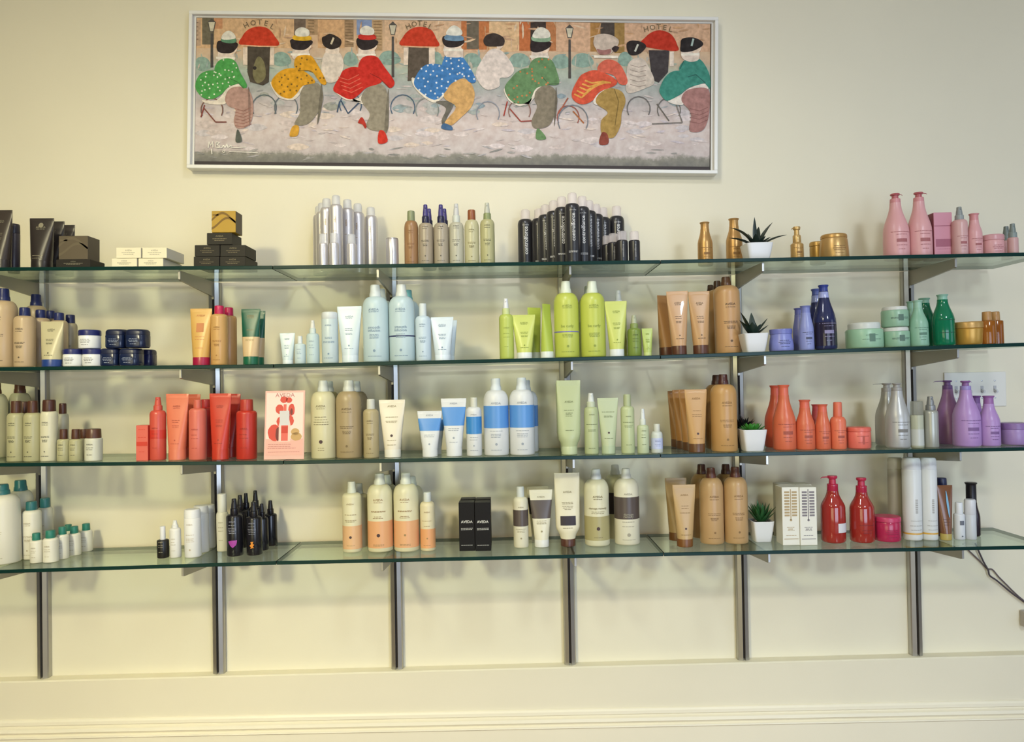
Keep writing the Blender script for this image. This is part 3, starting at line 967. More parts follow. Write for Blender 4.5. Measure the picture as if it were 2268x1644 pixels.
B('litre', 2, 1576, 38, 632, .232, 'a87c48', '4e2f1a', 'large tan brown-capped bottle deepest on the second shelf', sh=.78, nk=.885, cr=.36, pr='no')

VI = '8488bd'
B('flask', 2, 1730, 53, 730, .03, VI, '7377b0', 'violet blue jar with narrowed lid', 'cream_jar', 'jar', pr='ja')
B('flare', 2, 1785.5, 32, 678, .025, '9196c0', '7c82b4', 'violet blue bottle with flared cap, front of two', cr=.62, sh=.46, pr='lo')
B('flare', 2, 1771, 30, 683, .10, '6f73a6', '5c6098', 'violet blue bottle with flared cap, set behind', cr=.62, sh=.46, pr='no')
B('flare', 2, 1826, 49, 632, .025, '2c3050', '2c3a80', 'large midnight blue bottle with pale neck ring, front of two', cr=.38, sh=.42, nk=.90, rough=.12, bands=[(.80, .893, 'a4a8cc'), (.06, .42, '2b2534')], pr='lo', pc='8f86a0', alpha=.95)
B('flare', 2, 1810, 46, 640.5, .11, '30345a', '4a568f', 'large midnight blue bottle, set behind its twin', cr=.40, sh=.42, nk=.90, rough=.12, bands=[(.78, .893, '8f95bd')], pr='no', alpha=.95)
MG = '97b48f'
B('jar', 2, 1914, 78, 716, .015, '9cc097', 'd3d2c0', 'wide mint green jar with cream lid, largest of the green jars', 'cream_jar', 'jar', lt=.74, lr=.86, pr=[('r', .40, .16, .30), ('d', .34, .6), ('d', .5, .4)], pc='5c7a62')
g2 = B('jar', 2, 1984.5, 56, 726, .02, '92b48f', 'd6d2bf', 'mint green jar with cream lid, bottom of the stack', 'cream_jar', 'jar', lt=.80, lr=.92, pr=[('r', .45, .2, .30), ('d', .45, .8), ('d', .40, .8)], pc='56705c')
B('jar', 2, 1982.5, 56, 680.5, .02, '92b48f', 'd6d2bf', 'mint green jar with cream lid, stacked on another', 'cream_jar', 'jar', on=g2, lt=.82, lr=.92, pr=[('r', .45, .2, .30), ('d', .45, .8), ('d', .40, .8)], pc='56705c')
B('flare', 2, 2034, 40, 666, .02, '8fb794', '9bbf9f', 'opaque mint green bottle before the emerald bottles', cr=.44, sh=.48, pr='lo', pc='5c7f66')
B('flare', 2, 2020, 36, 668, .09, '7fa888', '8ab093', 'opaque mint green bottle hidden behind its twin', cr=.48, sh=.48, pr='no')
EM = '14744c'
B('flare', 2, 2089, 46, 653, .02, EM, '8db79a', 'clear emerald green bottle with pale cap, front of two', cr=.44, sh=.50, nk=.90, rough=.1, alpha=.85, pr=[('d', .5, .9), ('d', .25, .9)], pc='0d4a34')
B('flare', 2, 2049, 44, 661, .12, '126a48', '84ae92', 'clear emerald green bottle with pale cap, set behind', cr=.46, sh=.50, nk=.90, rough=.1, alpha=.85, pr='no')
B('jar', 2, 2144, 60, 714, .02, 'c8973e', 'c79a52', 'gold jar with broad flat lid between emerald and amber bottles', 'cream_jar', 'jar', lt=.72, tb=.92, metal=.35, capmetal=.35, pr='no')
B('bottle', 2, 2186.5, 34, 691, .035, 'a5621c', 'b98749', 'amber bottle with wooden cap, front of two', 'oil_bottle', sh=.70, nk=.73, cr=.56, rough=.1, alpha=.8, pr='no')
B('bottle', 2, 2205, 31, 691, .10, '9c5a1c', 'b98749', 'amber bottle with wooden cap, set behind', 'oil_bottle', sh=.70, nk=.73, cr=.60, rough=.1, alpha=.8, pr='no')

# ================================================================== third shelf
BR = '54311f'
OL = 'b5ae80'
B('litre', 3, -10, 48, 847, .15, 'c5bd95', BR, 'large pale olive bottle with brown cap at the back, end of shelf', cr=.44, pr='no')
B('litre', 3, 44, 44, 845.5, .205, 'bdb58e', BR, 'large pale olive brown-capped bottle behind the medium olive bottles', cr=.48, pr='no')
B('bottle', 3, 36, 36, 888.5, .025, OL, BR, 'medium olive brown-capped bottle farther from the cream white one', group='medium olive bottles', sh=.72, nk=.80, cr=.58)
B('bottle', 3, 72.5, 36, 888, .025, OL, BR, 'medium olive brown-capped bottle next to the cream white one', group='medium olive bottles', sh=.72, nk=.80, cr=.58)
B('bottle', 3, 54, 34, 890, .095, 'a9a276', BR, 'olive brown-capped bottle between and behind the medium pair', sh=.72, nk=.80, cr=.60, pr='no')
B('bottle', 3, 109, 35, 886, .03, 'dad2ae', '4e2c20', 'cream white bottle with brown cap beside the olive bottles', sh=.72, nk=.81, cr=.74)
B('bottle', 3, 139, 25, 894, .15, 'c8c0a0', '4e2c20', 'cream bottle with brown cap standing behind the small jars', sh=.72, nk=.81, cr=.60, pr='no')
B('bottle', 3, 141, 26, 951, .025, OL, BR, 'small olive brown-capped jar next to the cream white bottle', 'travel_bottle', group='small olive jars', sh=.62, nk=.69, cr=.62, pr='mi')
B('bottle', 3, 168, 27, 951, .025, OL, BR, 'small olive brown-capped jar next to the small white jar', 'travel_bottle', group='small olive jars', sh=.62, nk=.69, cr=.62, pr='mi')
B('bottle', 3, 207.5, 36, 950, .025, 'd3cfb4', '5a3826', 'small white jar with brown cap, last of the brown-capped group', 'travel_bottle', sh=.64, nk=.71, cr=.84, pr='mi')
B('bottle', 3, 186, 27, 951, .10, 'b4ad86', BR, 'small olive brown-capped jar set behind the front jars', 'travel_bottle', sh=.62, nk=.69, cr=.62, pr='no')
CO, CR = 'ee7a60', 'd8402c'
K(3, 301, 327, 943, .03, .035, 'dc6450', 'narrow coral carton at the start of the coral set', side='c23a2a',
  pr=lambda P, W, H: (P.rect(-W * .46, W * .46, H * .42, H * .54), P.dashes(0, H * .88, W * .6, .0014), P.dashes(0, H * .66, W * .7, .0014), P.dashes(0, H * .25, W * .5, .0014)), pc='cf3a26')
B('spray', 3, 350, 34, 880, .03, 'd25440', 'd05642', 'coral spray bottle with matching nozzle', 'spray_bottle', sh=.72, nk=.79, cr=.54, bands=[(.34, .48, 'd03a2a')], pr='mi', pc='a83426')
B('tube', 3, 393, 50, 873, .03, 'de7854', 'dc7856', 'salmon orange tube, front of two', 'squeeze_tube', 'tube', bw=.74, ct=.16, pr='tu', pc='b04a34')
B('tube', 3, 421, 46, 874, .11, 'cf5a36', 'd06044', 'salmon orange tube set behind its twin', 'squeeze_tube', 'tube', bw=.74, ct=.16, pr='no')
B('bottle', 3, 438, 37, 886, .03, 'd96f58', 'd2664e', 'salmon bottle with matching cap between the coral tubes', sh=.80, nk=.86, cr=.46, pr='mi', pc='b5483a')
B('bottle', 3, 456, 34, 885, .11, 'c8352a', 'b93430', 'red bottle peeking out behind the red tube', sh=.80, nk=.86, cr=.60, pr='no')
B('tube', 3, 488.5, 48, 872, .03, 'c63c26', 'c03822', 'red tube, front of two', 'squeeze_tube', 'tube', bw=.76, ct=.16, pr='tu', pc='96281c')
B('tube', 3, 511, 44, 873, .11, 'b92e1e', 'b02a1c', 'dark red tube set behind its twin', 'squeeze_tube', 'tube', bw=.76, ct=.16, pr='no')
B('bottle', 3, 546.5, 44, 885, .03, 'bf3424', 'b83e2e', 'red bottle with wide red cap at the end of the set', sh=.76, nk=.81, cr=.62, pr='mi', pc='96281c')

CM = 'd6cb9a'
B('litre', 3, 716.5, 54, 843.5, .025, CM, 'd0d0bd', 'large cream bottle with a dark seal on the third shelf', sh=.72, nk=.86, cr=.40, pr=[('t', 'AVEDA', .66, .4), ('d', .64, .4), ('d', .535, .6), ('d', .50, .6), ('d', .47, .7), ('d', .44, .7), ('x', .22, .075), ('d', .14, .3), ('d', .11, .3)], pc='8a7c54')
B('litre', 3, 773, 56, 843, .025, 'ab9468', 'cfcdb8', 'large taupe bottle with cream cap', sh=.72, nk=.86, cr=.40, pc='77613c')
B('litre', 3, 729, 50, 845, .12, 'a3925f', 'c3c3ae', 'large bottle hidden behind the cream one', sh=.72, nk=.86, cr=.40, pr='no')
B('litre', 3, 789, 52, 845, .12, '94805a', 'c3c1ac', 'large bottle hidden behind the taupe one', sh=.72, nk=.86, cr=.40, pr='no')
B('bottle', 3, 822, 34, 884.5, .025, 'b3a173', 'cfcbb5', 'slim taupe bottle with cream cap', sh=.76, nk=.83, cr=.52, pc='7b683f')
B('tube', 3, 869, 58, 886, .03, 'e9dcbb', 'e4dcc2', 'cream tube with small dark seal and wide top', 'squeeze_tube', 'tube', bw=.62, ct=.14, pr=[('t', 'AVEDA', .87, .34), ('d', .70, .55), ('d', .63, .55), ('d', .61, .5), ('x', .38, .05), ('d', .30, .4), ('d', .22, .4)], pc='a08e62')
BL = '5b93c9'
WH = 'dedccf'
B('tube', 3, 952, 54, 911, .03, WH, 'dad8cb', 'small white tube with blue band, front of two', 'squeeze_tube', 'tube', bw=.62, ct=.15, bands=[(.57, .84, BL)], pr=[('t', 'AVEDA', .89, .3), ('d', .48, .5), ('d', .44, .5), ('o', .28, .04)], pc='9ba0a0')
B('tube', 3, 962, 50, 915, .105, 'd0cfc4', 'cccabf', 'small white blue-banded tube, set behind its twin', 'squeeze_tube', 'tube', bw=.62, ct=.15, bands=[(.57, .84, '4f83b8')], pr='no')
B('tube', 3, 1005.5, 56, 883, .03, WH, 'dad8cb', 'tall white tube with blue band', 'squeeze_tube', 'tube', bw=.62, ct=.14, bands=[(.53, .85, BL)], pr=[('t', 'AVEDA', .90, .3), ('d', .48, .5), ('d', .45, .5), ('o', .32, .04), ('d', .25, .4)], pc='9ba0a0')
B('bottle', 3, 1050, 34, 881, .03, WH, 'd3cfb6', 'slim white bottle with blue band', sh=.76, nk=.84, cr=.46, bands=[(.38, .675, '3f88bd')], pr=[('t', 'AVEDA', .70, .4), ('d', .32, .6), ('d', .28, .6), ('o', .18, .05), ('d', .1, .6)], pc='9ba0a0')
DR = [('t', 'AVEDA', .665, .4), ('d', .32, .6), ('d', .28, .5), ('d', .26, .5), ('d', .24, .5), ('o', .15, .05), ('d', .075, .5)]
B('litre', 3, 1099, 55, 838.6, .03, WH, 'd9dcd2', 'large white bottle with blue band, next to the slim one', sh=.70, nk=.845, cr=.40, bands=[(.357, .645, BL)], pr=DR, pc='9ba0a0')
B('litre', 3, 1156, 55, 837, .03, WH, 'd9dcd2', 'large white bottle with blue band, at the end of the row', sh=.70, nk=.845, cr=.40, bands=[(.357, .645, BL)], pr=DR, pc='9ba0a0')
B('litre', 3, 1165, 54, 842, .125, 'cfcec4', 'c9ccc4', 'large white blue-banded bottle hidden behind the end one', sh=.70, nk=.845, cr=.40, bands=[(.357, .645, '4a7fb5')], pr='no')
SG = 'bcc28c'
SP = '6f7648'
B('invtube', 3, 1260, 53, 843, .02, SG, 'bfc592', 'big sage green tube standing on its cap, front of two', 'squeeze_tube', 'tube', bw=.66, ct=.11, pr=[('t', 'AVEDA', .70, .36), ('d', .60, .5), ('d', .56, .34), ('d', .54, .34), ('d', .52, .36), ('d', .33, .4)], pc=SP)
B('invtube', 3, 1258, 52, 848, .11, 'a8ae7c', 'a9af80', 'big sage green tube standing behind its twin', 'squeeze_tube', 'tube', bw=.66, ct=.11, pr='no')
B('spray', 3, 1309.5, 31, 871, .025, SG, 'dcdccb', 'sage green spray bottle with white nozzle', 'spray_bottle', sh=.70, nk=.77, cr=.60, col2='c8cba6', pr=[('t', 'AVEDA', .64, .5), ('d', .49, .9), ('d', .40, .6), ('d', .38, .6), ('d', .1, .6)], pc=SP)
B('tube', 3, 1347, 46, 882, .025, 'bfc596', 'b5bf92', 'sage green tube with small dark seal', 'squeeze_tube', 'tube', bw=.66, ct=.15, pr=[('d', .75, .7), ('d', .68, .5), ('d', .66, .5), ('x', .38, .05), ('d', .28, .5)], pc=SP)
B('bottle', 3, 1390, 30, 874, .025, 'c1c78f', 'b3b886', 'sage green bottle with tall tapered cap', sh=.74, nk=.80, cr=.55, pr=[('t', 'AVEDA', .62, .5), ('d', .53, .9), ('d', .47, .7), ('d', .45, .6), ('d', .15, .5)], pc=SP)
B('spray', 3, 1424, 26, 906, .025, 'c3c999', 'e2e2d4', 'small sage green spray bottle with long white nozzle', 'spray_bottle', sh=.57, nk=.64, cr=.50, pr='mi', col2='d9dac4', pc=SP)
B('bottle', 3, 1455, 25, 939.5, .03, 'd3d4c0', 'd3d0b8', 'miniature bottle with pale lavender label', sh=.62, nk=.74, cr=.56, bands=[(.14, .52, 'c2c6d6')], pr=[('d', .45, .6), ('d', .40, .6), ('d', .3, .6), ('d', .25, .5)], pc='7f84a4')
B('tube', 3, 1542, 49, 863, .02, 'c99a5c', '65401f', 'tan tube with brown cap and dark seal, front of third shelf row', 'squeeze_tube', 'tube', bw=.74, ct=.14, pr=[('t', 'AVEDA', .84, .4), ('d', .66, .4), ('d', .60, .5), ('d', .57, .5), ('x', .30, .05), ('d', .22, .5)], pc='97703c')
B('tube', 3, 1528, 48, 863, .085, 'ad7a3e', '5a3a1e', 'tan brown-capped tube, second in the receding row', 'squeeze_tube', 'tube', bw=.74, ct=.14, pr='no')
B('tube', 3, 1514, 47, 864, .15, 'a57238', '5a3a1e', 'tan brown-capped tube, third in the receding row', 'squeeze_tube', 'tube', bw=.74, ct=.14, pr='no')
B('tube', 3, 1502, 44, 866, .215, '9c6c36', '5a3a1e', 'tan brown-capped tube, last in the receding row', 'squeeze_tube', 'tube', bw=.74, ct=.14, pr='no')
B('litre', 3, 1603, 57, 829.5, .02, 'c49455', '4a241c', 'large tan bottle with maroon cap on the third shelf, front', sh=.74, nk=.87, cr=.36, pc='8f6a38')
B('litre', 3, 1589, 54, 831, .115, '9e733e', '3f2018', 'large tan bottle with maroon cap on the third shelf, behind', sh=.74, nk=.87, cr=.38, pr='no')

OR = 'd86a44'
OP = 'a8503a'
B('flare', 3, 1736.5, 50, 853, .03, OR, 'df6a4a', 'large orange coral bottle with flared cap, front of two', cr=.43, sh=.42, pr='lo', pc=OP)
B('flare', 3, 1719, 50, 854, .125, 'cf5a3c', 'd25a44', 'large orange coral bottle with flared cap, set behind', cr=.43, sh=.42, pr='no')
B('flare', 3, 1783, 42, 886, .03, OR, 'e06a4c', 'medium orange coral bottle with flared cap', cr=.50, sh=.46, pr='lo', pc=OP)
B('flare', 3, 1822, 33, 896, .03, OR, 'e06a4c', 'narrow orange coral bottle with flared cap, front', cr=.58, sh=.48, pr='lo', pc=OP)
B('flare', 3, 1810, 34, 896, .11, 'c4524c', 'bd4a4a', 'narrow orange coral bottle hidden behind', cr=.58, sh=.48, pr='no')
B('bottle', 3, 1856, 34, 891, .03, 'e6744e', 'e0704e', 'orange coral bottle with tall straight cap', sh=.56, nk=.69, cr=.54, pr='lo', pc=OP)
B('jar', 3, 1901, 52, 946, .03, 'e8705a', 'e26650', 'orange coral jar with ribbed front', 'cream_jar', 'jar', lt=.80, pr=[('r', .42, .08, .4), ('d', .6, .6), ('d', .3, .5)], pc='b5503e')
SV = 'bdb9ac'
B('pump', 3, 1987.5, 51, 849, .03, SV, 'a39d90', 'silver grey pump bottle, front of two', 'pump_bottle', cr=.42, sh=.44, nk=.88, pr='lo', pc='7d786c', metal=.25, spout=-.5)
B('pump', 3, 1965, 50, 849, .125, 'aaa698', 'a39d90', 'silver grey pump bottle with long spout, set behind', 'pump_bottle', cr=.42, sh=.44, nk=.86, pr='no', metal=.25, spout=-1.2)
B('canister', 3, 2031, 27, 889, .03, 'b9b796', 'a9a694', 'translucent olive spray bottle with clear tall cap', 'spray_bottle', nk=.70, pr='no', cap_alpha=.45, alpha=.95, bands=[(.05, .40, 'c3c1ae')])
B('spray', 3, 2061.5, 31, 878.6, .03, 'b1ae9a', '8f8d84', 'silver spray bottle with grey nozzle beside the lilac bottles', 'spray_bottle', sh=.66, nk=.73, cr=.64, metal=.35, capmetal=.4, pr='no')
LI = 'b58cb8'
LP_ = '7f5a86'
B('pump', 3, 2100, 50, 843, .12, '96698f', '6d4a78', 'large lilac pump bottle with long spout, set behind', 'pump_bottle', cr=.40, sh=.42, nk=.86, spout=-1.25, pr='no')
B('pump', 3, 2140, 57, 844, .025, LI, '8a5c8c', 'large lilac pump bottle, front of two', 'pump_bottle', cr=.38, sh=.44, nk=.86, col2='9c88b8', spout=.5, pr='lo', pc=LP_)
B('flare', 3, 2161, 42, 877, .13, '9c6ea0', '7d4f86', 'lilac bottle with flared cap half hidden behind the front pump bottle', cr=.48, sh=.46, pr='no')
B('flare', 3, 2190.5, 44, 877, .03, LI, '9a6496', 'lilac bottle with flared cap before the light switches', cr=.46, sh=.48, pr='lo', pc=LP_)
B('jar', 3, 2246, 58, 936.6, .05, 'a583ad', '8d6a98', 'lilac cream jar with broad lid', 'cream_jar', 'jar', lt=.72, pr='no')
# ================================================================== lowest shelf
WT, TE = 'e8e0c6', '2f6f6c'
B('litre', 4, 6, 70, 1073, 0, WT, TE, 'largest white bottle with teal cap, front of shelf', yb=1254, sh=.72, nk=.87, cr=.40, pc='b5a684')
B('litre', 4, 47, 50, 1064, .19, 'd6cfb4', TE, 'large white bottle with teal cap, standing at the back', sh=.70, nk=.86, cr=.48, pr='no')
B('bottle', 4, 71, 38, 1111, 0, WT, TE, 'medium white bottle with teal cap, front of two', yb=1241, sh=.78, nk=.85, cr=.58, pc='b5a684')
B('bottle', 4, 101, 30, 1103.5, .215, 'd6cfb4', TE, 'medium white bottle with teal cap, at the back', sh=.76, nk=.83, cr=.66, pr='mi', pc='a89a7a')
for k_, (x, w, yt, yb, g) in enumerate([(81, 26, 1181, 1249, 1), (112.5, 31, 1175, 1248, 1), (139, 25, 1167, 1240, 1), (165, 26, 1166, 1232, 1), (191.5, 25, 1160, 1223, 1), (152, 22, 1162, 1217, 1)]):
    B('bottle', 4, x, w, yt, 0, WT, '2f7d66', ['foremost miniature white bottle with green cap', 'widest miniature white bottle with green cap', 'miniature white green-capped bottle next to the widest one', 'second to last miniature white green-capped bottle before the gap', 'last miniature white green-capped bottle before the gap', 'miniature white green-capped bottle peeking out from behind'][k_], 'travel_bottle', group='miniature white bottles', yb=yb, sh=.68, nk=.76, cr=.62, pr='mi', pc='b5a684')
B('bottle', 4, 361, 25, 1166, 0, '1d1a17', 'e8e4da', 'small black dropper bottle with white teat', 'dropper_bottle', yb=1238, sh=.54, nk=.58, cr=.46, pr='mi', pc='a89c7c')
B('spray', 4, 388.5, 24, 1153, 0, 'e9e3d2', 'e8e4d6', 'small white bottle with conical nozzle beside the dropper', 'spray_bottle', yb=1237, sh=.72, nk=.80, cr=.56, pr='mi', pc='b9ad90')
B('canister', 4, 427, 35, 1128, 0, 'ece7da', 'ece8dc', 'white bottle with wide white cap, front of three', yb=1237, nk=.82, pr=[('t', 'AVEDA', .68, .5), ('d', .48, .6), ('d', .40, .6), ('d', .37, .6), ('d', .34, .6), ('o', .17, .06)], pc='c0b094')
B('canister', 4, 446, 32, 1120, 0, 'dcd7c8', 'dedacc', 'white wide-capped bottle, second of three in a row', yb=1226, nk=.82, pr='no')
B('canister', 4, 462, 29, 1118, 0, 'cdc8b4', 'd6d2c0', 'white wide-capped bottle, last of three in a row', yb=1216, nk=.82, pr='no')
B('bottle', 4, 493, 26, 1094, 0, 'dcd5b8', 'e2dcc4', 'slim cream spray bottle with tall cap beside the black sprays', 'spray_bottle', yb=1223, sh=.60, nk=.68, cr=.74, pr='mi', pc='9c8f68')
BB = '1d1b1e'
for x, w, yt, yb, lab in [(520, 35, 1105, 1234, 'black spray bottle with a purple emblem, front of the black group'),
                          (563, 34, 1112, 1232, 'black spray bottle with an orange emblem, front of the black group')]:
    r = B('spray', 4, x, w, yt, 0, BB, '1a171b', lab, 'spray_bottle', yb=yb, sh=.68, nk=.73, cr=.50, rough=.22, pr=[('t', 'AVEDA', .60, .5), ('d', .55, .5), ('d', .50, .6), ('d', .47, .6), ('d', .44, .5), ('d', .41, .5)], pc='96949a')
    secs = [(0, r['W'] / 2, r['W'] / 2, 2), (r['H'], r['W'] / 2, r['W'] / 2, 2)]
    P = Print()
    W_, H_ = r['W'], r['H']
    if 'purple' in lab:
        pts = [(-.26, .27), (.0, .285), (.28, .285), (.26, .24), (.22, .20), (.02, .155), (-.12, .19), (-.2, .23)]
        c0, ec = (0.02, .235), 'a23a92'
    else:
        pts = [(-.1, .26), (.1, .27), (.05, .225), (.14, .21), (.05, .175), (.13, .15), (-.1, .14), (-.06, .17), (-.16, .19), (-.05, .225)]
        c0, ec = (0.0, .20), 'e08a28'
    for (xa, za), (xb, zb) in zip(pts, pts[1:] + pts[:1]):
        m0 = ((xa + c0[0]) / 2 * W_, (za + c0[1]) / 2 * H_)
        m1 = ((xb + c0[0]) / 2 * W_, (zb + c0[1]) / 2 * H_)
        P.poly([(c0[0] * W_, c0[1] * H_), m0, m1])
        P.poly([m0, (xa * W_, za * H_), (xb * W_, zb * H_), m1])
    P.lay('emblem', front_surface(secs, .0014), mat(ec, .5), r['obj'])
for k_, (x, w, yt, yb) in enumerate([(533, 31, 1097, 1216), (567, 27, 1087, 1208), (546, 27, 1093, 1203), (581, 26, 1116, 1221), (600, 27, 1109, 1211)]):
    B('spray', 4, x, w, yt, 0, BB, '1a171b', ['plain black spray bottle behind the purple-emblem one', 'tallest-standing plain black spray bottle behind the orange-emblem one', 'plain black spray bottle at the back between the two emblem ones', 'plain black spray bottle just beyond the orange-emblem one', 'outermost plain black spray bottle next to the glass joint'][k_], 'spray_bottle', group='plain black spray bottles', yb=yb, sh=.66, nk=.71, cr=.50, rough=.22, pr='no')

PE = 'e3b27c'
CP = 'e3d8aa'
B('litre', 4, 780, 42, 1067, 0, CP, 'd8d6bb', 'slim tall cream bottle with peach lower half', yb=1225.5, sh=.78, nk=.84, cr=.42, bands=[(.05, .38, PE)], pr=[('t', 'AVEDA', .68, .5), ('d', .54, .7), ('d', .46, .7), ('d', .44, .6), ('x', .22, .07), ('d', .1, .5)], pc='a08a58')
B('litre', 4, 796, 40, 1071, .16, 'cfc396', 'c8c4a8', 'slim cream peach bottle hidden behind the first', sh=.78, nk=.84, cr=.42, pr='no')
CC = [('t', 'AVEDA', .66, .42), ('d', .64, .4), ('d', .53, .66), ('d', .52, .66), ('d', .46, .4), ('d', .44, .5), ('x', .22, .07), ('d', .10, .5), ('d', .085, .5)]
B('litre', 4, 842, 55, 1049, 0, CP, 'dcdac2', 'large cream bottle with peach lower half and dark seal', yb=1225, sh=.72, nk=.86, cr=.40, bands=[(.055, .40, 'e6a870')], pr=CC, pc='a08050')
B('litre', 4, 900, 55, 1048, 0, CP, 'dcdac2', 'large cream bottle with peach lower half, without seal', yb=1224, sh=.72, nk=.86, cr=.40, bands=[(.055, .40, 'e8ab74')], pr=[('o', .22, .045) if q[0] == 'x' else q for q in CC], pc='a08050')
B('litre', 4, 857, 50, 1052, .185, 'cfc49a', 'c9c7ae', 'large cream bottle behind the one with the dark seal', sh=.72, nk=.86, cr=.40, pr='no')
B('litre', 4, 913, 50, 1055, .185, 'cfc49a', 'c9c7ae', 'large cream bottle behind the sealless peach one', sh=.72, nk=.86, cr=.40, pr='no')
B('bottle', 4, 947.5, 33, 1090.5, 0, 'e2d2a2', 'd8d8c8', 'small cream bottle with orange lower half', yb=1222, sh=.76, nk=.84, cr=.50, bands=[(.05, .38, 'e8a468')], pr=[('t', 'AVEDA', .66, .5), ('d', .52, .8), ('d', .43, .5), ('o', .22, .05), ('d', .1, .6)], pc='a08050')
K(4, 1017, 1051.7, 1114, 0, .05, '171412', 'slim black carton, front pair, nearer the peach bottles', yb=1221, pr='tall', pc='d8d2be')
K(4, 1052.3, 1087, 1114, 0, .05, '171412', 'slim black carton, front pair, nearer the grey-banded bottles', yb=1221, pr='tall', pc='d8d2be')
K(4, 1021, 1054, 1107, .155, .05, '1c1815', 'rear black carton on the peach bottle side', group='rear black cartons', pr='no')
K(4, 1055, 1088, 1107, .155, .05, '1c1815', 'rear black carton on the grey-banded bottle side', group='rear black cartons', pr='no')
DG = '5c4f45'
DW = 'e6dcb8'
B('bottle', 4, 1153.5, 33, 1078, 0, DW, 'd6d6c6', 'slim white bottle with dark grey band', yb=1215, sh=.74, nk=.83, cr=.52, bands=[(.357, .624, DG)], pr=[('t', 'AVEDA', .66, .4), ('d', .31, .8), ('d', .28, .6), ('d', .26, .6), ('o', .16, .06)], pc='a0946c')
B('tube', 4, 1199, 51, 1085, 0, DW, 'e4dfcc', 'white tube with dark grey band', 'squeeze_tube', 'tube', yb=1214, bw=.62, ct=.13, bands=[(.50, .82, DG)], pr=[('t', 'AVEDA', .86, .34), ('d', .46, .5), ('d', .43, .5), ('d', .41, .5), ('o', .28, .04)], pc='a0946c')
B('tube', 4, 1192, 48, 1078, .19, 'd8cda2', 'd5cfb8', 'cream tube standing behind the grey-banded tube', 'squeeze_tube', 'tube', bw=.62, ct=.13, pr='no', bands=[(.50, .80, '3a322c')])
r = B('invtube', 4, 1257, 56, 1048, 0, 'e8dcb4', '55301f', 'big cream tube standing on a brown cap with black label', 'squeeze_tube', 'tube', yb=1213, bw=.58, ct=.105, pr=[('t', 'AVEDA', .73, .34), ('d', .605, .55), ('d', .585, .5), ('d', .55, .5), ('d', .53, .45), ('d', .51, .3), ('d', .26, .5)], pc='8a7c54')
P = Print(); P.rect(-r['W'] * .30, r['W'] * .30, r['H'] * .295, r['H'] * .42, 6)
P.lay('black_label', front_surface([(0, r['W'] * .48, r['W'] * .31, 2.3), (r['H'] * .28, r['W'] * .475, r['W'] * .290, 2.6), (r['H'] * .93, r['W'] * .5, .002, 3.6)], .0012), mat('2a1c20', .5), r['obj'])
DM = [('t', 'AVEDA', .64, .4), ('d', .62, .4), ('t', 'damage remedy', .49, .7, .09), ('d', .455, .6), ('d', .435, .6), ('x', .235, .07), ('d', .12, .4)]
B('litre', 4, 1321.5, 55, 1039.5, 0, 'e3dab0', 'd6d6cc', 'large cream bottle with olive lower half and dark seal', yb=1212, sh=.72, nk=.87, cr=.38, bands=[(.078, .394, 'b0a36c')], pr=DM, pc='8a7c54')
B('litre', 4, 1388, 55, 1038, 0, DW, 'e0dac4', 'large white bottle with wide dark grey band, front', yb=1209.5, sh=.72, nk=.87, cr=.36, bands=[(.344, .635, DG)],
  pr=[('t', 'AVEDA', .665, .34), ('t', 'damage', .395, .4, .09), ('t', 'remedy', .365, .4, .09), ('d', .31, .6), ('d', .25, .6), ('o', .14, .07), ('d', .075, .6)], pc='a39a80')
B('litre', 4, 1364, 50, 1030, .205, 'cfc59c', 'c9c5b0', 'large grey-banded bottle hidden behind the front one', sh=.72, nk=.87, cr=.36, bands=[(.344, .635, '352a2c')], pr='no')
B('tube', 4, 1516, 51, 1074, 0, 'c49f66', '7a4a1c', 'tan tube with brown cap on the lowest shelf, front', 'squeeze_tube', 'tube', yb=1214, bw=.68, ct=.13, pr=[('t', 'AVEDA', .82, .34), ('d', .66, .36), ('d', .62, .36), ('d', .55, .5), ('x', .30, .045), ('d', .2, .5)], pc='8f6c38')
B('tube', 4, 1498, 48, 1059, .16, 'a98a56', '6a4218', 'tan tube with brown cap on the lowest shelf, behind', 'squeeze_tube', 'tube', bw=.70, ct=.13, pr='no')
B('litre', 4, 1576, 52, 1036.5, 0, 'c39a64', '5c3020', 'large tan bottle with brown cap beside the lowest tan tube', yb=1208, sh=.72, nk=.87, cr=.38, pr='av', pc='8a6638')
B('litre', 4, 1629.5, 52, 1035, 0, 'c39a64', '5c3020', 'large tan bottle with brown cap next to the aloe plant', yb=1207, sh=.72, nk=.87, cr=.38, pr='av', pc='8a6638')
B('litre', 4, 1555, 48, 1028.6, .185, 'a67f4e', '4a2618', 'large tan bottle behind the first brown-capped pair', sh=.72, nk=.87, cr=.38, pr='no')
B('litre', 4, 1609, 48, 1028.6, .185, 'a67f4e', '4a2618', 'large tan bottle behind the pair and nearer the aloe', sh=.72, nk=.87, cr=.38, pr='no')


def window_print(tone):
    def f(P, W, H):
        for k in (-1, 1):
            for i in range(9):
                z = H * (.50 + .05 * i)
                P.rect(k * W * .22 - W * .15, k * W * .22 + W * .15, z, z + H * .032)
        P.rect(-W * .025, W * .025, H * .44, H * .97)
        P.disc(0, H * .435, W * .07)
        P.dashes(0, H * .31, W * .5, .0016); P.dashes(0, H * .28, W * .35, .0026); P.dashes(0, H * .26, W * .4, .0016)
        P.dashes(0, H * .17, W * .6, .0015)
        P.rect(-W * .42, W * .42, H * .105, H * .115)
    return f


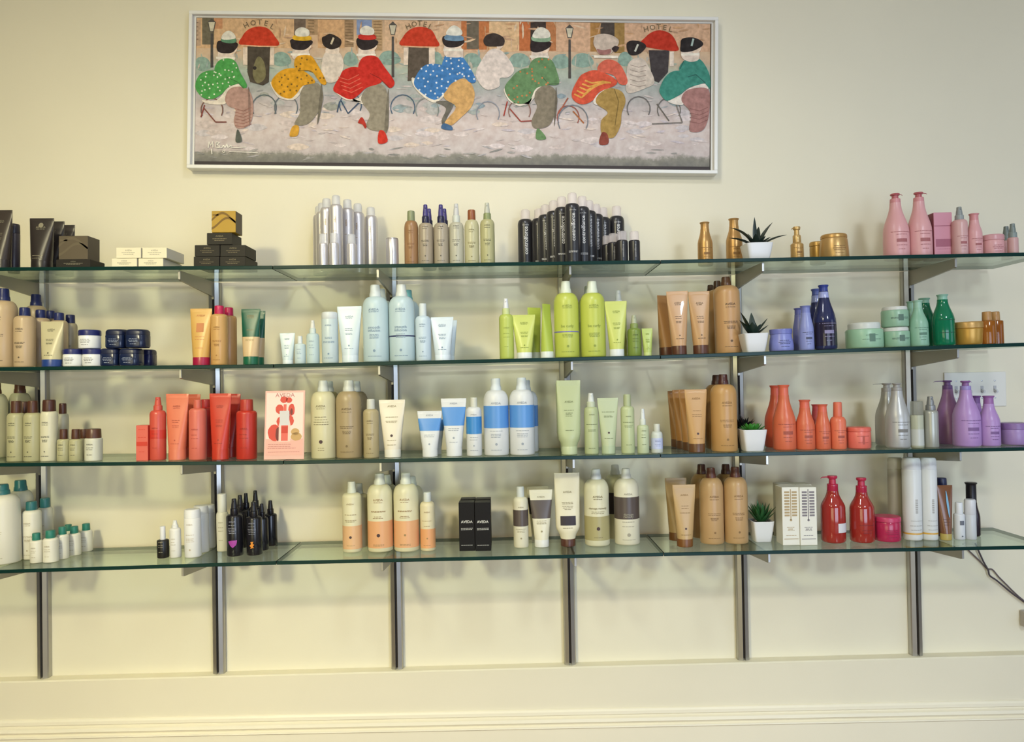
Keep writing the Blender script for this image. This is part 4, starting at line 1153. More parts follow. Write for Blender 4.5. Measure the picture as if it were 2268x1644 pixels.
K(4, 1733, 1770.7, 1080, 0, .06, 'ece4ca', 'slim white carton with beige patterned strips', yb=1208.5, pr=window_print(0), pc='b79b6a', side='d6cfb4')
K(4, 1772, 1809.5, 1080, 0, .06, 'ece4ca', 'slim white carton with grey patterned strips', yb=1208.5, pr=window_print(1), pc='857a76', side='d6cfb4')
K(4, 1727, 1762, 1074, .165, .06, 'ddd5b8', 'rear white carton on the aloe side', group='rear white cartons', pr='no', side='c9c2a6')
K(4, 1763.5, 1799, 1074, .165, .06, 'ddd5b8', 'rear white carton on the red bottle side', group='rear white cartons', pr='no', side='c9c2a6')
RD = 'a83026'
r = B('pump', 4, 1845, 52, 1054, 0, RD, 'c02a46', 'clear red pump bottle with white sticker and long spout', 'pump_bottle', yb=1205.5, cr=.44, sh=.52, nk=.775, rough=.12, alpha=.93, col2='b52640', spout=-1.0, pr='no', coat=.5)
P = Print(); P.rect(0.0, r['W'] * .46, r['H'] * .16, r['H'] * .30, 6)
P.lay('white_sticker', front_surface([(0, r['W'] / 2, r['W'] / 2, 2), (r['H'], r['W'] / 2, r['W'] / 2, 2)], .001), mat('ded6cc', .6), r['obj'])
B('pump', 4, 1909, 52, 1058.6, 0, RD, 'c02a46', 'clear red pump bottle without sticker, beside the magenta jar', 'pump_bottle', yb=1205, cr=.44, sh=.52, nk=.775, rough=.12, alpha=.93, col2='b52640', pr=[('d', .28, .7), ('d', .2, .5), ('d', .16, .4)], pc='7c1c1c', coat=.5)
B('jar', 4, 1965, 56, 1143, 0, 'b8294c', 'c43458', 'magenta cream jar with rounded lid', 'cream_jar', 'jar', yb=1203, lt=.80, pr='ja', pc='8c1c38', rough=.22)
TW = [('v', 'AVEDA', .42, .20, -.02), ('d', .20, .8), ('d', .18, .8)]
TW = [('d', .24, .7), ('d', .18, .8), ('d', .13, .7)] + [('r', .34 + .022 * q_, .14, .012) for q_ in range(8)]
B('canister', 4, 2020, 39, 1014, 0, 'e0ddcf', 'e4e2d8', 'tall white aerosol can with gold stripe, next to the magenta jar', 'aerosol_can', 'can', yb=1199, nk=.86, pr=TW, pc='a8a294', bands=[(.072, .092, 'd9a648')])
B('canister', 4, 2057.5, 34, 1014, 0, 'e0ddcf', 'e4e2d8', 'tall white aerosol can with gold stripe, next to the brown tube', 'aerosol_can', 'can', yb=1198.5, nk=.86, pr=TW, pc='a8a294', bands=[(.072, .092, 'd9a648')])
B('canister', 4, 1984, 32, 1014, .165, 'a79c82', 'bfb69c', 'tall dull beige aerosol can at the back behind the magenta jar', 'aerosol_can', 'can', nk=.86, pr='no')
rb = B('tube', 4, 2094, 34, 1075, 0, '7c5032', 'cfb55c', 'bronze tube on a clear golden foot with painted blue glint', 'squeeze_tube', 'tube', yb=1198.5, bw=.70, ct=.12, cap_alpha=.7, pr=[('d', .38, .6), ('d', .33, .5), ('d', .28, .5)], pc='5c3a22', rough=.2)
P = Print()  # glint on the tube front, put in as pale blue colour
for k_ in range(8):
    za, zb = .90 - .06 * k_, .90 - .06 * (k_ + 1)
    wa, wb = .02 + .05 * math.sin(math.pi * k_ / 8), .02 + .05 * math.sin(math.pi * (k_ + 1) / 8)
    xo = .02 + .012 * k_
    P.poly([((xo - wa) * rb['W'], za * rb['H']), ((xo + wa) * rb['W'], za * rb['H']), ((xo + .012 + wb) * rb['W'], zb * rb['H']), ((xo + .012 - wb) * rb['W'], zb * rb['H'])])
P.lay('blue_glint', lambda x, z: -(.0028 + .70 * .92 * rb['W'] / 2 * max(.06, (1 - (z / rb['H'] - .12) / .825)) ** .85), mat('7fb0c4', .4), rb['obj'])
B('bottle', 4, 2087, 28, 1058.6, .15, '4a2a3a', '1c2040', 'plum bottle with midnight cap behind the bronze tube', sh=.80, nk=.86, cr=.74, pr='no')
B('bottle', 4, 2124.5, 23, 1113, 0, 'dcdad0', 'e4e2d8', 'small white bottle with round cap and grey square', 'travel_bottle', yb=1197, sh=.64, nk=.70, cr=.66, pr=[('r', .46, .4, .12), ('o', .1, .08)], pc='6a6c70')
B('canister', 4, 2149, 24, 1106, 0, 'd8d6cc', 'dcd8cf', 'small milky bottle with wide cap before the black pump bottle', 'travel_bottle', yb=1197, nk=.62, pr='no', alpha=.9)
B('flare', 4, 2152, 34, 1069, .14, '2a1a20', '161418', 'black bottle with flared top at the end of the lowest shelf', cr=.62, sh=.34, nk=.62, rough=.2, pr='no')

# ================================================================== succulents in white pots


def leaf(parent, base, az, elev, L, w, curve, m, th=.25):
    """one fleshy pointed leaf"""
    N = 7
    vs, fs = [], []
    dirx, diry = math.cos(az), math.sin(az)
    p = Vector(base)
    e = elev
    for i in range(N + 1):
        u = i / N
        hw = w * .5 * max(.03, (0.62 + .9 * u) * (1 - u) ** .8 if u > .0 else .62)
        hw = w * .5 * max(.02, math.sin(math.pi * (0.22 + .78 * u)) ** .8)
        if i:
            e2 = e + curve * (i - .5) / N
            p = p + Vector((dirx * math.cos(e2), diry * math.cos(e2), math.sin(e2))) * (L / N)
        e3 = e + curve * u
        nrm = Vector((-dirx * math.sin(e3), -diry * math.sin(e3), math.cos(e3)))
        sd = Vector((-diry, dirx, 0))
        t = hw * th * 2
        for a, b in ((-1, 0), (-.5, .35), (0, .12), (.5, .35), (1, 0), (0, -1)):
            q = p + sd * hw * a + nrm * (t * b)
            vs.append(tuple(q))
    n = 6
    for r_ in range(N):
        for i in range(n):
            j = (i + 1) % n
            fs.append((r_ * n + i, r_ * n + j, (r_ + 1) * n + j, (r_ + 1) * n + i))
    fs += [tuple(range(n - 1, -1, -1)), tuple(range(N * n, N * n + n))]
    return meshobj('leaf', vs, fs, m, parent, 60)


def plant(s, x0, x1, ytop_pot, d, leaves, lcol, label, yb=None, potcol='e8e4d8'):
    xm = (x0 + x1) / 2
    X = unproj(xm, 700, GF).x
    for _ in range(3):
        zs = ztop(s, X)
        if yb:
            dr_ = ROT @ Vector(((xm - 1134.0) / FPX, (822.0 - yb) / FPX, -1.0))
            d = min(.2, max(.02, CAM.y + dr_.y * (zs - CAM.z) / dr_.z - GF))
        Yf = GF + d
        W = (x1 - x0) * (Yf - CAM.y) / FPX
        Yc = Yf + W / 2
        X = unproj(xm, (ytop_pot + zs_px(s, xm)) / 2, Yf).x
    H = unproj(xm, ytop_pot, Yf).z - zs
    root = empty('potted_succulent', (X, Yc, zs + .0006))
    root.rotation_euler = (0, -math.atan(slope(s, X)), 0)
    tag(root, label, 'plant')
    h = W / 2
    secs = [(0, h * .72, h * .72, 7), (.002, h * .75, h * .75, 7), (H * .5, h * .88, h * .88, 8), (H * .985, h, h, 8), (H, h * .985, h * .985, 8),
            (H * .995, h * .90, h * .90, 8), (H * .86, h * .86, h * .86, 8)]
    loft('pot', secs, mat(potcol, .3), root, 30)
    loft('soil', [(H * .86, h * .80, h * .80, 8), (H * .9, h * .6, h * .6, 4)], mat('3a2d22', .9), root)
    m = mat(lcol, .4)
    for az, el, L, w, cv in leaves:
        leaf(root, (math.cos(az) * h * .12, math.sin(az) * h * .12, H * .88), az, el, L, w, cv, m)
    return root


R_ = math.radians
spiky = [(R_(a), R_(e), L, w, R_(c)) for a, e, L, w, c in [
    (182, 40, .092, .020, -42), (172, 72, .105, .024, -62), (100, 86, .098, .016, 6), (20, 68, .105, .024, -30), (2, 38, .105, .020, -34), (60, 74, .082, .02, -24),
    (250, 60, .05, .022, -30), (300, 55, .045, .02, -30), (215, 55, .048, .02, -40), (130, 72, .055, .02, -20), (330, 48, .05, .018, -30)]]
plant(1, 1655, 1716, 537, .05, spiky, '1c2b22', 'white pot with long spiky dark leaves on the top shelf')
spiky2 = [(R_(a), R_(e), L, w, R_(c)) for a, e, L, w, c in [
    (190, 74, .085, .024, -18), (205, 58, .07, .022, -25), (20, 50, .078, .016, -8), (5, 40, .058, .016, -10), (80, 82, .078, .022, -10), (215, 52, .06, .022, -30),
    (250, 68, .05, .026, -20), (300, 62, .045, .024, -20), (60, 66, .055, .022, -20)]]
plant(2, 1650, 1706, 738, .012, spiky2, '1d2f24', 'white pot with short stiff dark leaves on the second shelf')
rng = random.Random(3)
rosette = []
for ring_, (n, el, L) in enumerate([(9, 18, .042), (8, 38, .036), (6, 58, .028), (4, 78, .020)]):
    for k in range(n):
        rosette.append((2 * math.pi * k / n + ring_ * .35, R_(el + rng.uniform(-5, 5)), L * rng.uniform(.9, 1.1), .014, R_(18)))
plant(3, 1647, 1702, 953, .02, rosette, '3f8a2f', 'white pot with a bright green rosette succulent')
dark = []
for k in range(34):
    dark.append((2 * math.pi * rng.random(), R_(rng.uniform(15, 88)), rng.uniform(.044, .060), .013, R_(rng.uniform(-20, 20))))
plant(3, 1633, 1668, 952, .13, dark, '161a17', 'dark bristly succulent in a black pot behind the rosette', potcol='2a2622')
aloe = []
for ring_, (n, el, L) in enumerate([(9, 42, .060), (9, 58, .068), (8, 72, .070), (5, 84, .066)]):
    for k in range(n):
        aloe.append((2 * math.pi * k / n + ring_ * .4, R_(el + rng.uniform(-6, 6)), L * rng.uniform(.88, 1.1), .013, R_(rng.uniform(-14, 8))))
plant(4, 1670, 1718, 1157, 0, aloe, '2a5a2c', 'white pot with a dense spiky green aloe on the lowest shelf', yb=1203)

# ================================================================== display card
zc = ztop(3, unproj(628, 1000, GF).x)
Yd = GF + .03
A, B2 = unproj(583, 940, Yd), unproj(672, 940, Yd)
Wd = B2.x - A.x
Hd = unproj(628, 865, Yd).z - zc
card = empty('display_card', ((A.x + B2.x) / 2, Yd, zc + .0006))
tag(card, 'pale pink printed display card picturing a bottle among red fruit', 'sign')
lean = R_(-7)
card_rot = Matrix.Rotation(lean, 4, 'X')
cb = boxmesh('card_panel', (-Wd / 2, 0, .0005), (Wd / 2, .003, Hd), mat('e6b29c', .45), card, .0006)
cb.rotation_euler = (lean, 0, 0)
leg_ = prism('easel_leg', [(.004, .002), (.05, .0006), (.0515, .002), (.012, Hd * .7), (.010, Hd * .7)], 'X', -.015, .015, mat('d8d0c4', .6), card)
leg_.location = (0, .004, 0)


def cprint(name, col, build, k):
    P = Print()
    build(P)
    vs = [(x, -.0004 - .0001 * k, z) for x, z in P.v]
    meshobj(name, vs, P.f, mat(col, .5), cb)


def blob(P, cx, cz, rx, rz, n=18, wob=.06, seed=1):
    r2 = random.Random(seed)
    P.poly([(cx + rx * math.cos(2 * math.pi * i / n) * (1 + r2.uniform(-wob, wob)), cz + rz * math.sin(2 * math.pi * i / n) * (1 + r2.uniform(-wob, wob))) for i in range(n)])


u_, v_ = Wd, Hd
cprint('printed_backdrop', 'ecd3bd', lambda P: P.poly([(-.46 * u_, .30 * v_), (.46 * u_, .30 * v_), (.46 * u_, .97 * v_), (-.46 * u_, .97 * v_)]), 0)
cprint('printed_table', 'e8ad96', lambda P: P.poly([(-.46 * u_, .06 * v_), (.46 * u_, .06 * v_), (.46 * u_, .29 * v_), (.2 * u_, .27 * v_), (-.46 * u_, .29 * v_)]), 1)
cprint('printed_fruit', 'd2402e', lambda P: [blob(P, a * u_, b * v_, c * u_, e * v_, seed=i) for i, (a, b, c, e) in enumerate(
    [(-.25, .39, .16, .12), (-.08, .55, .12, .08), (.12, .56, .11, .08), (-.13, .73, .10, .07), (.17, .72, .08, .09), (-.03, .87, .09, .05), (.1, .86, .08, .04)])], 2)
cprint('printed_seeds', '6a1f1c', lambda P: [blob(P, -.16 * u_, .37 * v_, .06 * u_, .10 * v_, seed=5), blob(P, .17 * u_, .69 * v_, .03 * u_, .05 * v_, seed=6)], 3)
cprint('printed_nuts', 'c59a5a', lambda P: [blob(P, .27 * u_, .40 * v_, .11 * u_, .05 * v_, seed=8), blob(P, .3 * u_, .33 * v_, .14 * u_, .06 * v_, seed=9)], 3)
cprint('printed_stand', 'f0c8b0', lambda P: (P.poly([(-.14 * u_, .26 * v_), (.15 * u_, .26 * v_), (.15 * u_, .5 * v_), (.09 * u_, .66 * v_), (-.08 * u_, .66 * v_), (-.14 * u_, .5 * v_)])), 4)
cprint('printed_bottle', 'e0604e', lambda P: (P.rect(-.08 * u_, .09 * u_, .27 * v_, .62 * v_), P.poly([(-.08 * u_, .62 * v_), (.09 * u_, .62 * v_), (.04 * u_, .68 * v_), (-.03 * u_, .68 * v_)]), P.rect(-.03 * u_, .04 * u_, .68 * v_, .80 * v_)), 5)
cprint('printed_band', 'c9301f', lambda P: P.rect(-.08 * u_, .09 * u_, .38 * v_, .48 * v_), 6)
cprint('printed_name', 'bf6c62', lambda P: (P.text('AVEDA', 0, .905 * v_, .06 * v_, maxw=.64 * u_), P.dashes(-.1 * u_, .22 * v_, .6 * u_, .0016), P.dashes(-.12 * u_, .19 * v_, .55 * u_, .0016),
                                          P.dashes(-.06 * u_, .165 * v_, .7 * u_, .0016), P.dashes(0, .11 * v_, .8 * u_, .0012)), 7)

# ================================================================== switch plate and cables on the wall
pl, pr2 = unproj(2092, 862, -.006), unproj(2229, 862, -.006)
zt_, zb_ = unproj(2170, 824, -.006).z, unproj(2170, 901, -.006).z
sw = empty('switch_plate', ((pl.x + pr2.x) / 2, -.0005, (zt_ + zb_) / 2))
tag(sw, 'white wall switch plate with a row of toggles behind lilac bottles', 'switch')
hw_, hh_ = (pr2.x - pl.x) / 2, (zt_ - zb_) / 2
boxmesh('plate', (-hw_, -.006, -hh_), (hw_, 0, hh_), mat('efe8d2', .35), sw, .003, 2)
for k in range(4):
    xx = (k - 1.5) * .0455
    boxmesh('toggle_slot', (xx - .005, -.0068, -.012), (xx + .005, -.0058, .012), mat('bcb8b0', .5), sw)
    tgl = boxmesh('toggle', (-.0038, -.016, -.0045), (.0038, 0, .0045), mat('dedbd2', .35), sw, .001)
    tgl.location = (xx, -.0062, -.002)
    tgl.rotation_euler = (R_(28), 0, 0)
    for zz in (-.030, .030):
        loft('screw', [(0, .003, .003), (.0012, .0028, .0028), (.0018, .0015, .0015)], mat('c8c6c0', .3, .6), sw, seg=10).matrix_local = Matrix.Translation((xx, -.006, zz)) @ Matrix.Rotation(R_(90), 4, 'X')


def tube_path(name, pts, r, m, parent=None):
    vs, fs = [], []
    n = 8
    pts = [Vector(p) for p in pts]
    fine = []
    for i in range(len(pts) - 1):
        p0, p1, p2, p3 = pts[max(0, i - 1)], pts[i], pts[i + 1], pts[min(len(pts) - 1, i + 2)]
        for k in range(6):
            t = k / 6
            fine.append(0.5 * ((2 * p1) + (-p0 + p2) * t + (2 * p0 - 5 * p1 + 4 * p2 - p3) * t * t + (-p0 + 3 * p1 - 3 * p2 + p3) * t ** 3))
    fine.append(pts[-1])
    for i, p in enumerate(fine):
        tn = (fine[min(i + 1, len(fine) - 1)] - fine[max(i - 1, 0)]).normalized()
        a = tn.cross(Vector((0, 1, 0))).normalized()
        b = tn.cross(a).normalized()
        for k in range(n):
            th = 2 * math.pi * k / n
            vs.append(tuple(p + a * r * math.cos(th) + b * r * math.sin(th)))
    for i in range(len(fine) - 1):
        for k in range(n):
            j = (k + 1) % n
            fs.append((i * n + k, i * n + j, (i + 1) * n + j, (i + 1) * n + k))
    fs += [tuple(range(n - 1, -1, -1)), tuple(range((len(fine) - 1) * n, len(fine) * n))]
    return meshobj(name, vs, fs, m, parent, 60)


CB = mat('6a5c58', .5)
o = tube_path('power_cable', [unproj(a, b, -.006) for a, b in [(2140, 1214), (2150, 1224), (2170, 1243), (2186, 1260), (2198, 1262), (2212, 1278), (2228, 1294), (2246, 1312), (2268, 1331), (2300, 1352)]], .0024, CB)
tag(o, 'thin grey cable hanging slack along the wall past the shelf end', 'cable')
o = tube_path('power_cable', [unproj(a, b, -.012) for a, b in [(2160, 1204), (2168, 1222), (2179, 1246), (2188, 1262), (2192, 1275), (2206, 1285), (2222, 1298), (2240, 1313), (2268, 1333), (2300, 1356)]], .0030, mat('4a3f40', .5))
tag(o, 'thicker dark cable kinked where it crosses the thin one', 'cable')
pc_ = unproj(2283, 1376, -.02)
plug = empty('cable_plug', tuple(pc_))
tag(plug, 'dark plug on the wall below the hanging cables', 'plug')
boxmesh('plug_body', (-.027, -.01, -.02), (.027, .0195, .035), mat('b9ad9c', .5), plug, .004, 2)
tip = loft('plug_tip', [(0, .006, .006), (.004, .008, .008), (.012, .006, .006)], mat('33283a', .5), plug, seg=12)
tip.location = (-.024, -.014, -.004)
# ================================================================== framed painting
FD = .045
c4 = [unproj(415.5, 22, -FD), unproj(1591, 38, -FD), unproj(1590, 384, -FD), unproj(415.5, 373, -FD)]
PW = ((c4[1] - c4[0]).length + (c4[2] - c4[3]).length) / 2
PH = ((c4[3] - c4[0]).length + (c4[2] - c4[1]).length) / 2
pcx = sum(v.x for v in c4) / 4
pcz = sum(v.z for v in c4) / 4
d1 = (c4[1] - c4[0]) + (c4[2] - c4[3])
ang = math.atan2(-d1.z, d1.x)
art = empty('framed_painting', (pcx, -.001, pcz))
art.rotation_euler = (0, ang, 0)
tag(art, 'long framed painting of women cycling past hotel awnings', 'painting')
FR = mat('f0ead8', .35)
FRS = mat('e6dfcc', .4)
t_ = .0125
hw_, hh_ = PW / 2, PH / 2
for nm, lo, hi in (('frame_rail', (-hw_, -FD, hh_ - t_), (hw_, 0, hh_)), ('frame_rail', (-hw_, -FD, -hh_), (hw_, 0, -hh_ + t_)),
                   ('frame_stile', (-hw_, -FD, -hh_ + t_), (-hw_ + t_, 0, hh_ - t_)), ('frame_stile', (hw_ - t_, -FD, -hh_ + t_), (hw_, 0, hh_ - t_))):
    boxmesh(nm, lo, hi, FR, art, .0015)
boxmesh('backing_board', (-hw_ + t_ - .001, -.006, -hh_ + t_ - .001), (hw_ - t_ + .001, -.001, hh_ - t_ + .001), mat('8d857a', .7), art)
for sx in (-1, 1):
    boxmesh('inner_lip', (sx * (hw_ - t_ - .004) - .004, -.030, -hh_ + t_), (sx * (hw_ - t_ - .004) + .004, -.006, hh_ - t_), FRS, art)
boxmesh('inner_lip', (-hw_ + t_ + .008, -.030, hh_ - t_ - .005), (hw_ - t_ - .008, -.006, hh_ - t_), FRS, art)
# canvas
cx0, cx1, cz0, cz1 = -hw_ + t_ + .009, hw_ - t_ - .012, -hh_ + t_ + .003, hh_ - t_ - .006


def canvas_material():
    m = bpy.data.materials.new('painted_canvas')
    m.use_nodes = True
    nt = m.node_tree
    b = nt.nodes['Principled BSDF']
    b.inputs['Roughness'].default_value = .75
    b.inputs['Specular IOR Level'].default_value = .2
    tc = nt.nodes.new('ShaderNodeTexCoord')
    sp = nt.nodes.new('ShaderNodeSeparateXYZ')
    nt.links.new(tc.outputs['Object'], sp.inputs[0])
    no = nt.nodes.new('ShaderNodeTexNoise')
    no.inputs['Scale'].default_value = 16
    no.inputs['Detail'].default_value = 8
    no.inputs['Roughness'].default_value = .7
    nt.links.new(tc.outputs['Object'], no.inputs['Vector'])
    mr = nt.nodes.new('ShaderNodeMapRange')
    mr.inputs['From Min'].default_value = cz0
    mr.inputs['From Max'].default_value = cz1
    nt.links.new(sp.outputs['Z'], mr.inputs['Value'])
    ad = nt.nodes.new('ShaderNodeMath')
    ad.operation = 'MULTIPLY_ADD'
    ad.inputs[1].default_value = .16
    sb = nt.nodes.new('ShaderNodeMath')
    sb.operation = 'SUBTRACT'
    sb.inputs[1].default_value = .08
    nt.links.new(mr.outputs[0], sb.inputs[0])
    nt.links.new(no.outputs['Fac'], ad.inputs[0])
    nt.links.new(sb.outputs[0], ad.inputs[2])
    cr = nt.nodes.new('ShaderNodeValToRGB')
    e = cr.color_ramp.elements
    stops = [(.0, '6f6d6a'), (.075, '8d8a80'), (.10, 'c3b7b4'), (.30, 'd2c2bc'), (.45, 'b9b0ae'), (.56, 'a5a9a4'), (.66, 'aab3a4'), (.74, 'c9b096'), (.86, 'cdaa88'), (1.0, 'bb9f84')]
    while len(e) < len(stops):
        e.new(.5)
    for el, (p, c) in zip(e, stops):
        el.position = p
        el.color = (*hexrgb(c), 1)
    nt.links.new(ad.outputs[0], cr.inputs[0])
    n2 = nt.nodes.new('ShaderNodeTexNoise')
    n2.inputs['Scale'].default_value = 45
    n2.inputs['Detail'].default_value = 6
    nt.links.new(tc.outputs['Object'], n2.inputs['Vector'])
    mx = nt.nodes.new('ShaderNodeMixRGB')
    mx.blend_type = 'OVERLAY'
    mx.inputs[0].default_value = .35
    nt.links.new(cr.outputs[0], mx.inputs[1])
    nt.links.new(n2.outputs['Fac'], mx.inputs[2])
    nt.links.new(mx.outputs[0], b.inputs['Base Color'])
    return m


CY = -.030
cv = boxmesh('canvas', (cx0, CY, cz0), (cx1, -.0065, cz1), canvas_material(), art, .001)
boxmesh('canvas_edge', (cx0 + .001, CY - .0006, cz0 - .0004), (cx1 - .001, CY + .002, cz0 + .012), mat('3c3331', .7), art)
INV = (Matrix.Translation((pcx, -.001, pcz)) @ Matrix.Rotation(ang, 4, 'Y')).inverted()
paint = {}
layer = [0]


def G(pts, crop):
    ox, oy, k = {1: (400, 10, 3.718), 2: (1000, 10, 3.718), 0: (0, 0, 1)}[crop]
    out = []
    for x, y in pts:
        q = INV @ unproj(ox + x / k, oy + y / k, CY - .001)
        out.append((min(cx1 - .001, max(cx0 + .001, q.x)), min(cz1 - .001, max(cz0 + .013, q.z))))
    return out


def smooth(pts, n=5):
    out = []
    m = len(pts)
    for i in range(m):
        p0, p1, p2, p3 = [pts[(i + j) % m] for j in (-1, 0, 1, 2)]
        for k in range(n):
            t = k / n
            out.append(tuple(.5 * (2 * p1[a] + (-p0[a] + p2[a]) * t + (2 * p0[a] - 5 * p1[a] + 4 * p2[a] - p3[a]) * t * t + (-p0[a] + 3 * p1[a] - 3 * p2[a] + p3[a]) * t ** 3) for a in (0, 1)))
    return out


PV, PF, PM, PMATS, PMI = [], [], [], [], {}


def paint_mat(h):
    m = bpy.data.materials.new('paint_' + h)
    m.use_nodes = True
    nt = m.node_tree
    b = nt.nodes['Principled BSDF']
    b.inputs['Roughness'].default_value = .7
    b.inputs['Specular IOR Level'].default_value = .2
    tc = nt.nodes.new('ShaderNodeTexCoord')
    no = nt.nodes.new('ShaderNodeTexNoise')
    no.inputs['Scale'].default_value = 70
    no.inputs['Detail'].default_value = 6
    nt.links.new(tc.outputs['Object'], no.inputs['Vector'])
    cr = nt.nodes.new('ShaderNodeValToRGB')
    c = hexrgb(h)
    cr.color_ramp.elements[0].position = .3
    cr.color_ramp.elements[1].position = .72
    cr.color_ramp.elements[0].color = (*[x * .78 for x in c], 1)
    cr.color_ramp.elements[1].color = (*[min(1, x * 1.18 + .01) for x in c], 1)
    nt.links.new(no.outputs['Fac'], cr.inputs[0])
    nt.links.new(cr.outputs[0], b.inputs['Base Color'])
    return m


def put(pts2, h):
    if h not in PMI:
        PMI[h] = len(PMATS)
        PMATS.append(paint_mat(h))
    layer[0] += 1
    y = CY - .0003 - .000003 * layer[0]
    k = len(PV)
    PV.extend((x, y, z) for x, z in pts2)
    PF.append(tuple(range(k, k + len(pts2))))
    PM.append(PMI[h])


def blobp(crop, h, *pts):
    put(smooth(G(pts, crop)), h)


def rectp(crop, h, x0, y0, x1, y1):
    put(G([(x0, y0), (x1, y0), (x1, y1), (x0, y1)], crop), h)


def stroke(crop, h, w, *pts):
    k = {1: 3.718, 2: 3.718, 0: 1}[crop]
    for (xa, ya), (xb, yb) in zip(pts, pts[1:]):
        L = math.hypot(xb - xa, yb - ya) or 1
        nx, ny = -(yb - ya) / L * w / 2, (xb - xa) / L * w / 2
        put(G([(xa + nx, ya + ny), (xb + nx, yb + ny), (xb - nx, yb - ny), (xa - nx, ya - ny)], crop), h)


def ringp(crop, h, cx, cy, rx, ry, w, a0=0, a1=360):
    pts = [(cx + rx * math.cos(R_(a)), cy + ry * math.sin(R_(a))) for a in range(int(a0), int(a1) + 1, 20)]
    stroke(crop, h, w, *pts)


def dots(crop, h, r, *pts):
    for x, y in pts:
        put(G([(x + r * math.cos(a * math.pi / 4), y + r * math.sin(a * math.pi / 4)) for a in range(8)], crop), h)


def word(crop, h, size, letters):
    for ch, x, y, rot in letters:
        vs, fs, w_ = text_geo(ch, .01)
        c_, s_ = math.cos(R_(rot)), math.sin(R_(rot))
        if h not in PMI:
            PMI[h] = len(PMATS)
            PMATS.append(paint_mat(h))
        layer[0] += 1
        yy = CY - .0003 - .000003 * layer[0]
        k = len(PV)
        q = G([(x + (a * c_ + (b - .5) * s_) * size, y + (a * s_ - (b - .5) * c_) * size) for a, b in vs], crop)
        PV.extend((a, yy, b) for a, b in q)
        for t in fs:
            PF.append(tuple(i + k for i in t))
            PM.append(PMI[h])


# buildings, shutters, bushes
rectp(1, 'cfa981', 130, 108, 935, 360)
rectp(1, 'cda277', 1130, 110, 1350, 360)
rectp(1, 'd3b08f', 1680, 125, 2268, 400)
rectp(1, '6f6754', 178, 110, 275, 330); rectp(1, 'c08a64', 275, 115, 345, 200); rectp(1, 'b79a80', 122, 130, 165, 340)
rectp(1, '6f5e50', 935, 115, 1030, 270); rectp(1, 'ab8b68', 1036, 115, 1130, 250)
rectp(1, '9c7f60', 1350, 120, 1425, 350); rectp(1, '8292b4', 1450, 120, 1575, 250); rectp(1, 'b4946e', 1580, 125, 1662, 380)
for i in range(9):
    stroke(1, '7d6448', 7, (1356, 135 + 24 * i), (1420, 137 + 24 * i))
    stroke(1, '8a6d4c', 7, (1588, 140 + 24 * i), (1655, 142 + 24 * i))
for i in range(5):
    stroke(1, '80684c', 7, (1050, 130 + 24 * i), (1100, 132 + 24 * i))
    stroke(1, '6a5646', 6, (132, 150 + 34 * i), (146, 150 + 34 * i))
rectp(2, 'd0a888', 0, 120, 2135, 390)
rectp(2, 'bc7344', 80, 135, 310, 372); rectp(2, '6b6152', 125, 135, 225, 368)
rectp(2, 'd8b48a', 310, 135, 555, 385)
rectp(2, 'bd6d3f', 558, 140, 650, 382); rectp(2, '40342e', 650, 140, 778, 382); rectp(2, 'b5764a', 778, 140, 860, 382)
rectp(2, 'a97c46', 1143, 150, 1226, 388); rectp(2, '4c423b', 1226, 150, 1342, 330); rectp(2, '9d7c46', 1342, 150, 1425, 400)
for cr_, cx_, cy_, rx_ in [(1, 180, 480, 70), (1, 830, 440, 80), (1, 1400, 440, 60), (1, 1720, 430, 90), (1, 2110, 440, 50), (2, 170, 450, 80), (2, 560, 450, 90), (2, 900, 460, 80), (2, 1080, 450, 90), (2, 1430, 440, 60)]:
    blobp(cr_, '8ba396', (cx_ - rx_, cy_ + 40), (cx_ - rx_ * .7, cy_ - 30), (cx_, cy_ - 50), (cx_ + rx_ * .7, cy_ - 25), (cx_ + rx_, cy_ + 40), (cx_, cy_ + 70))
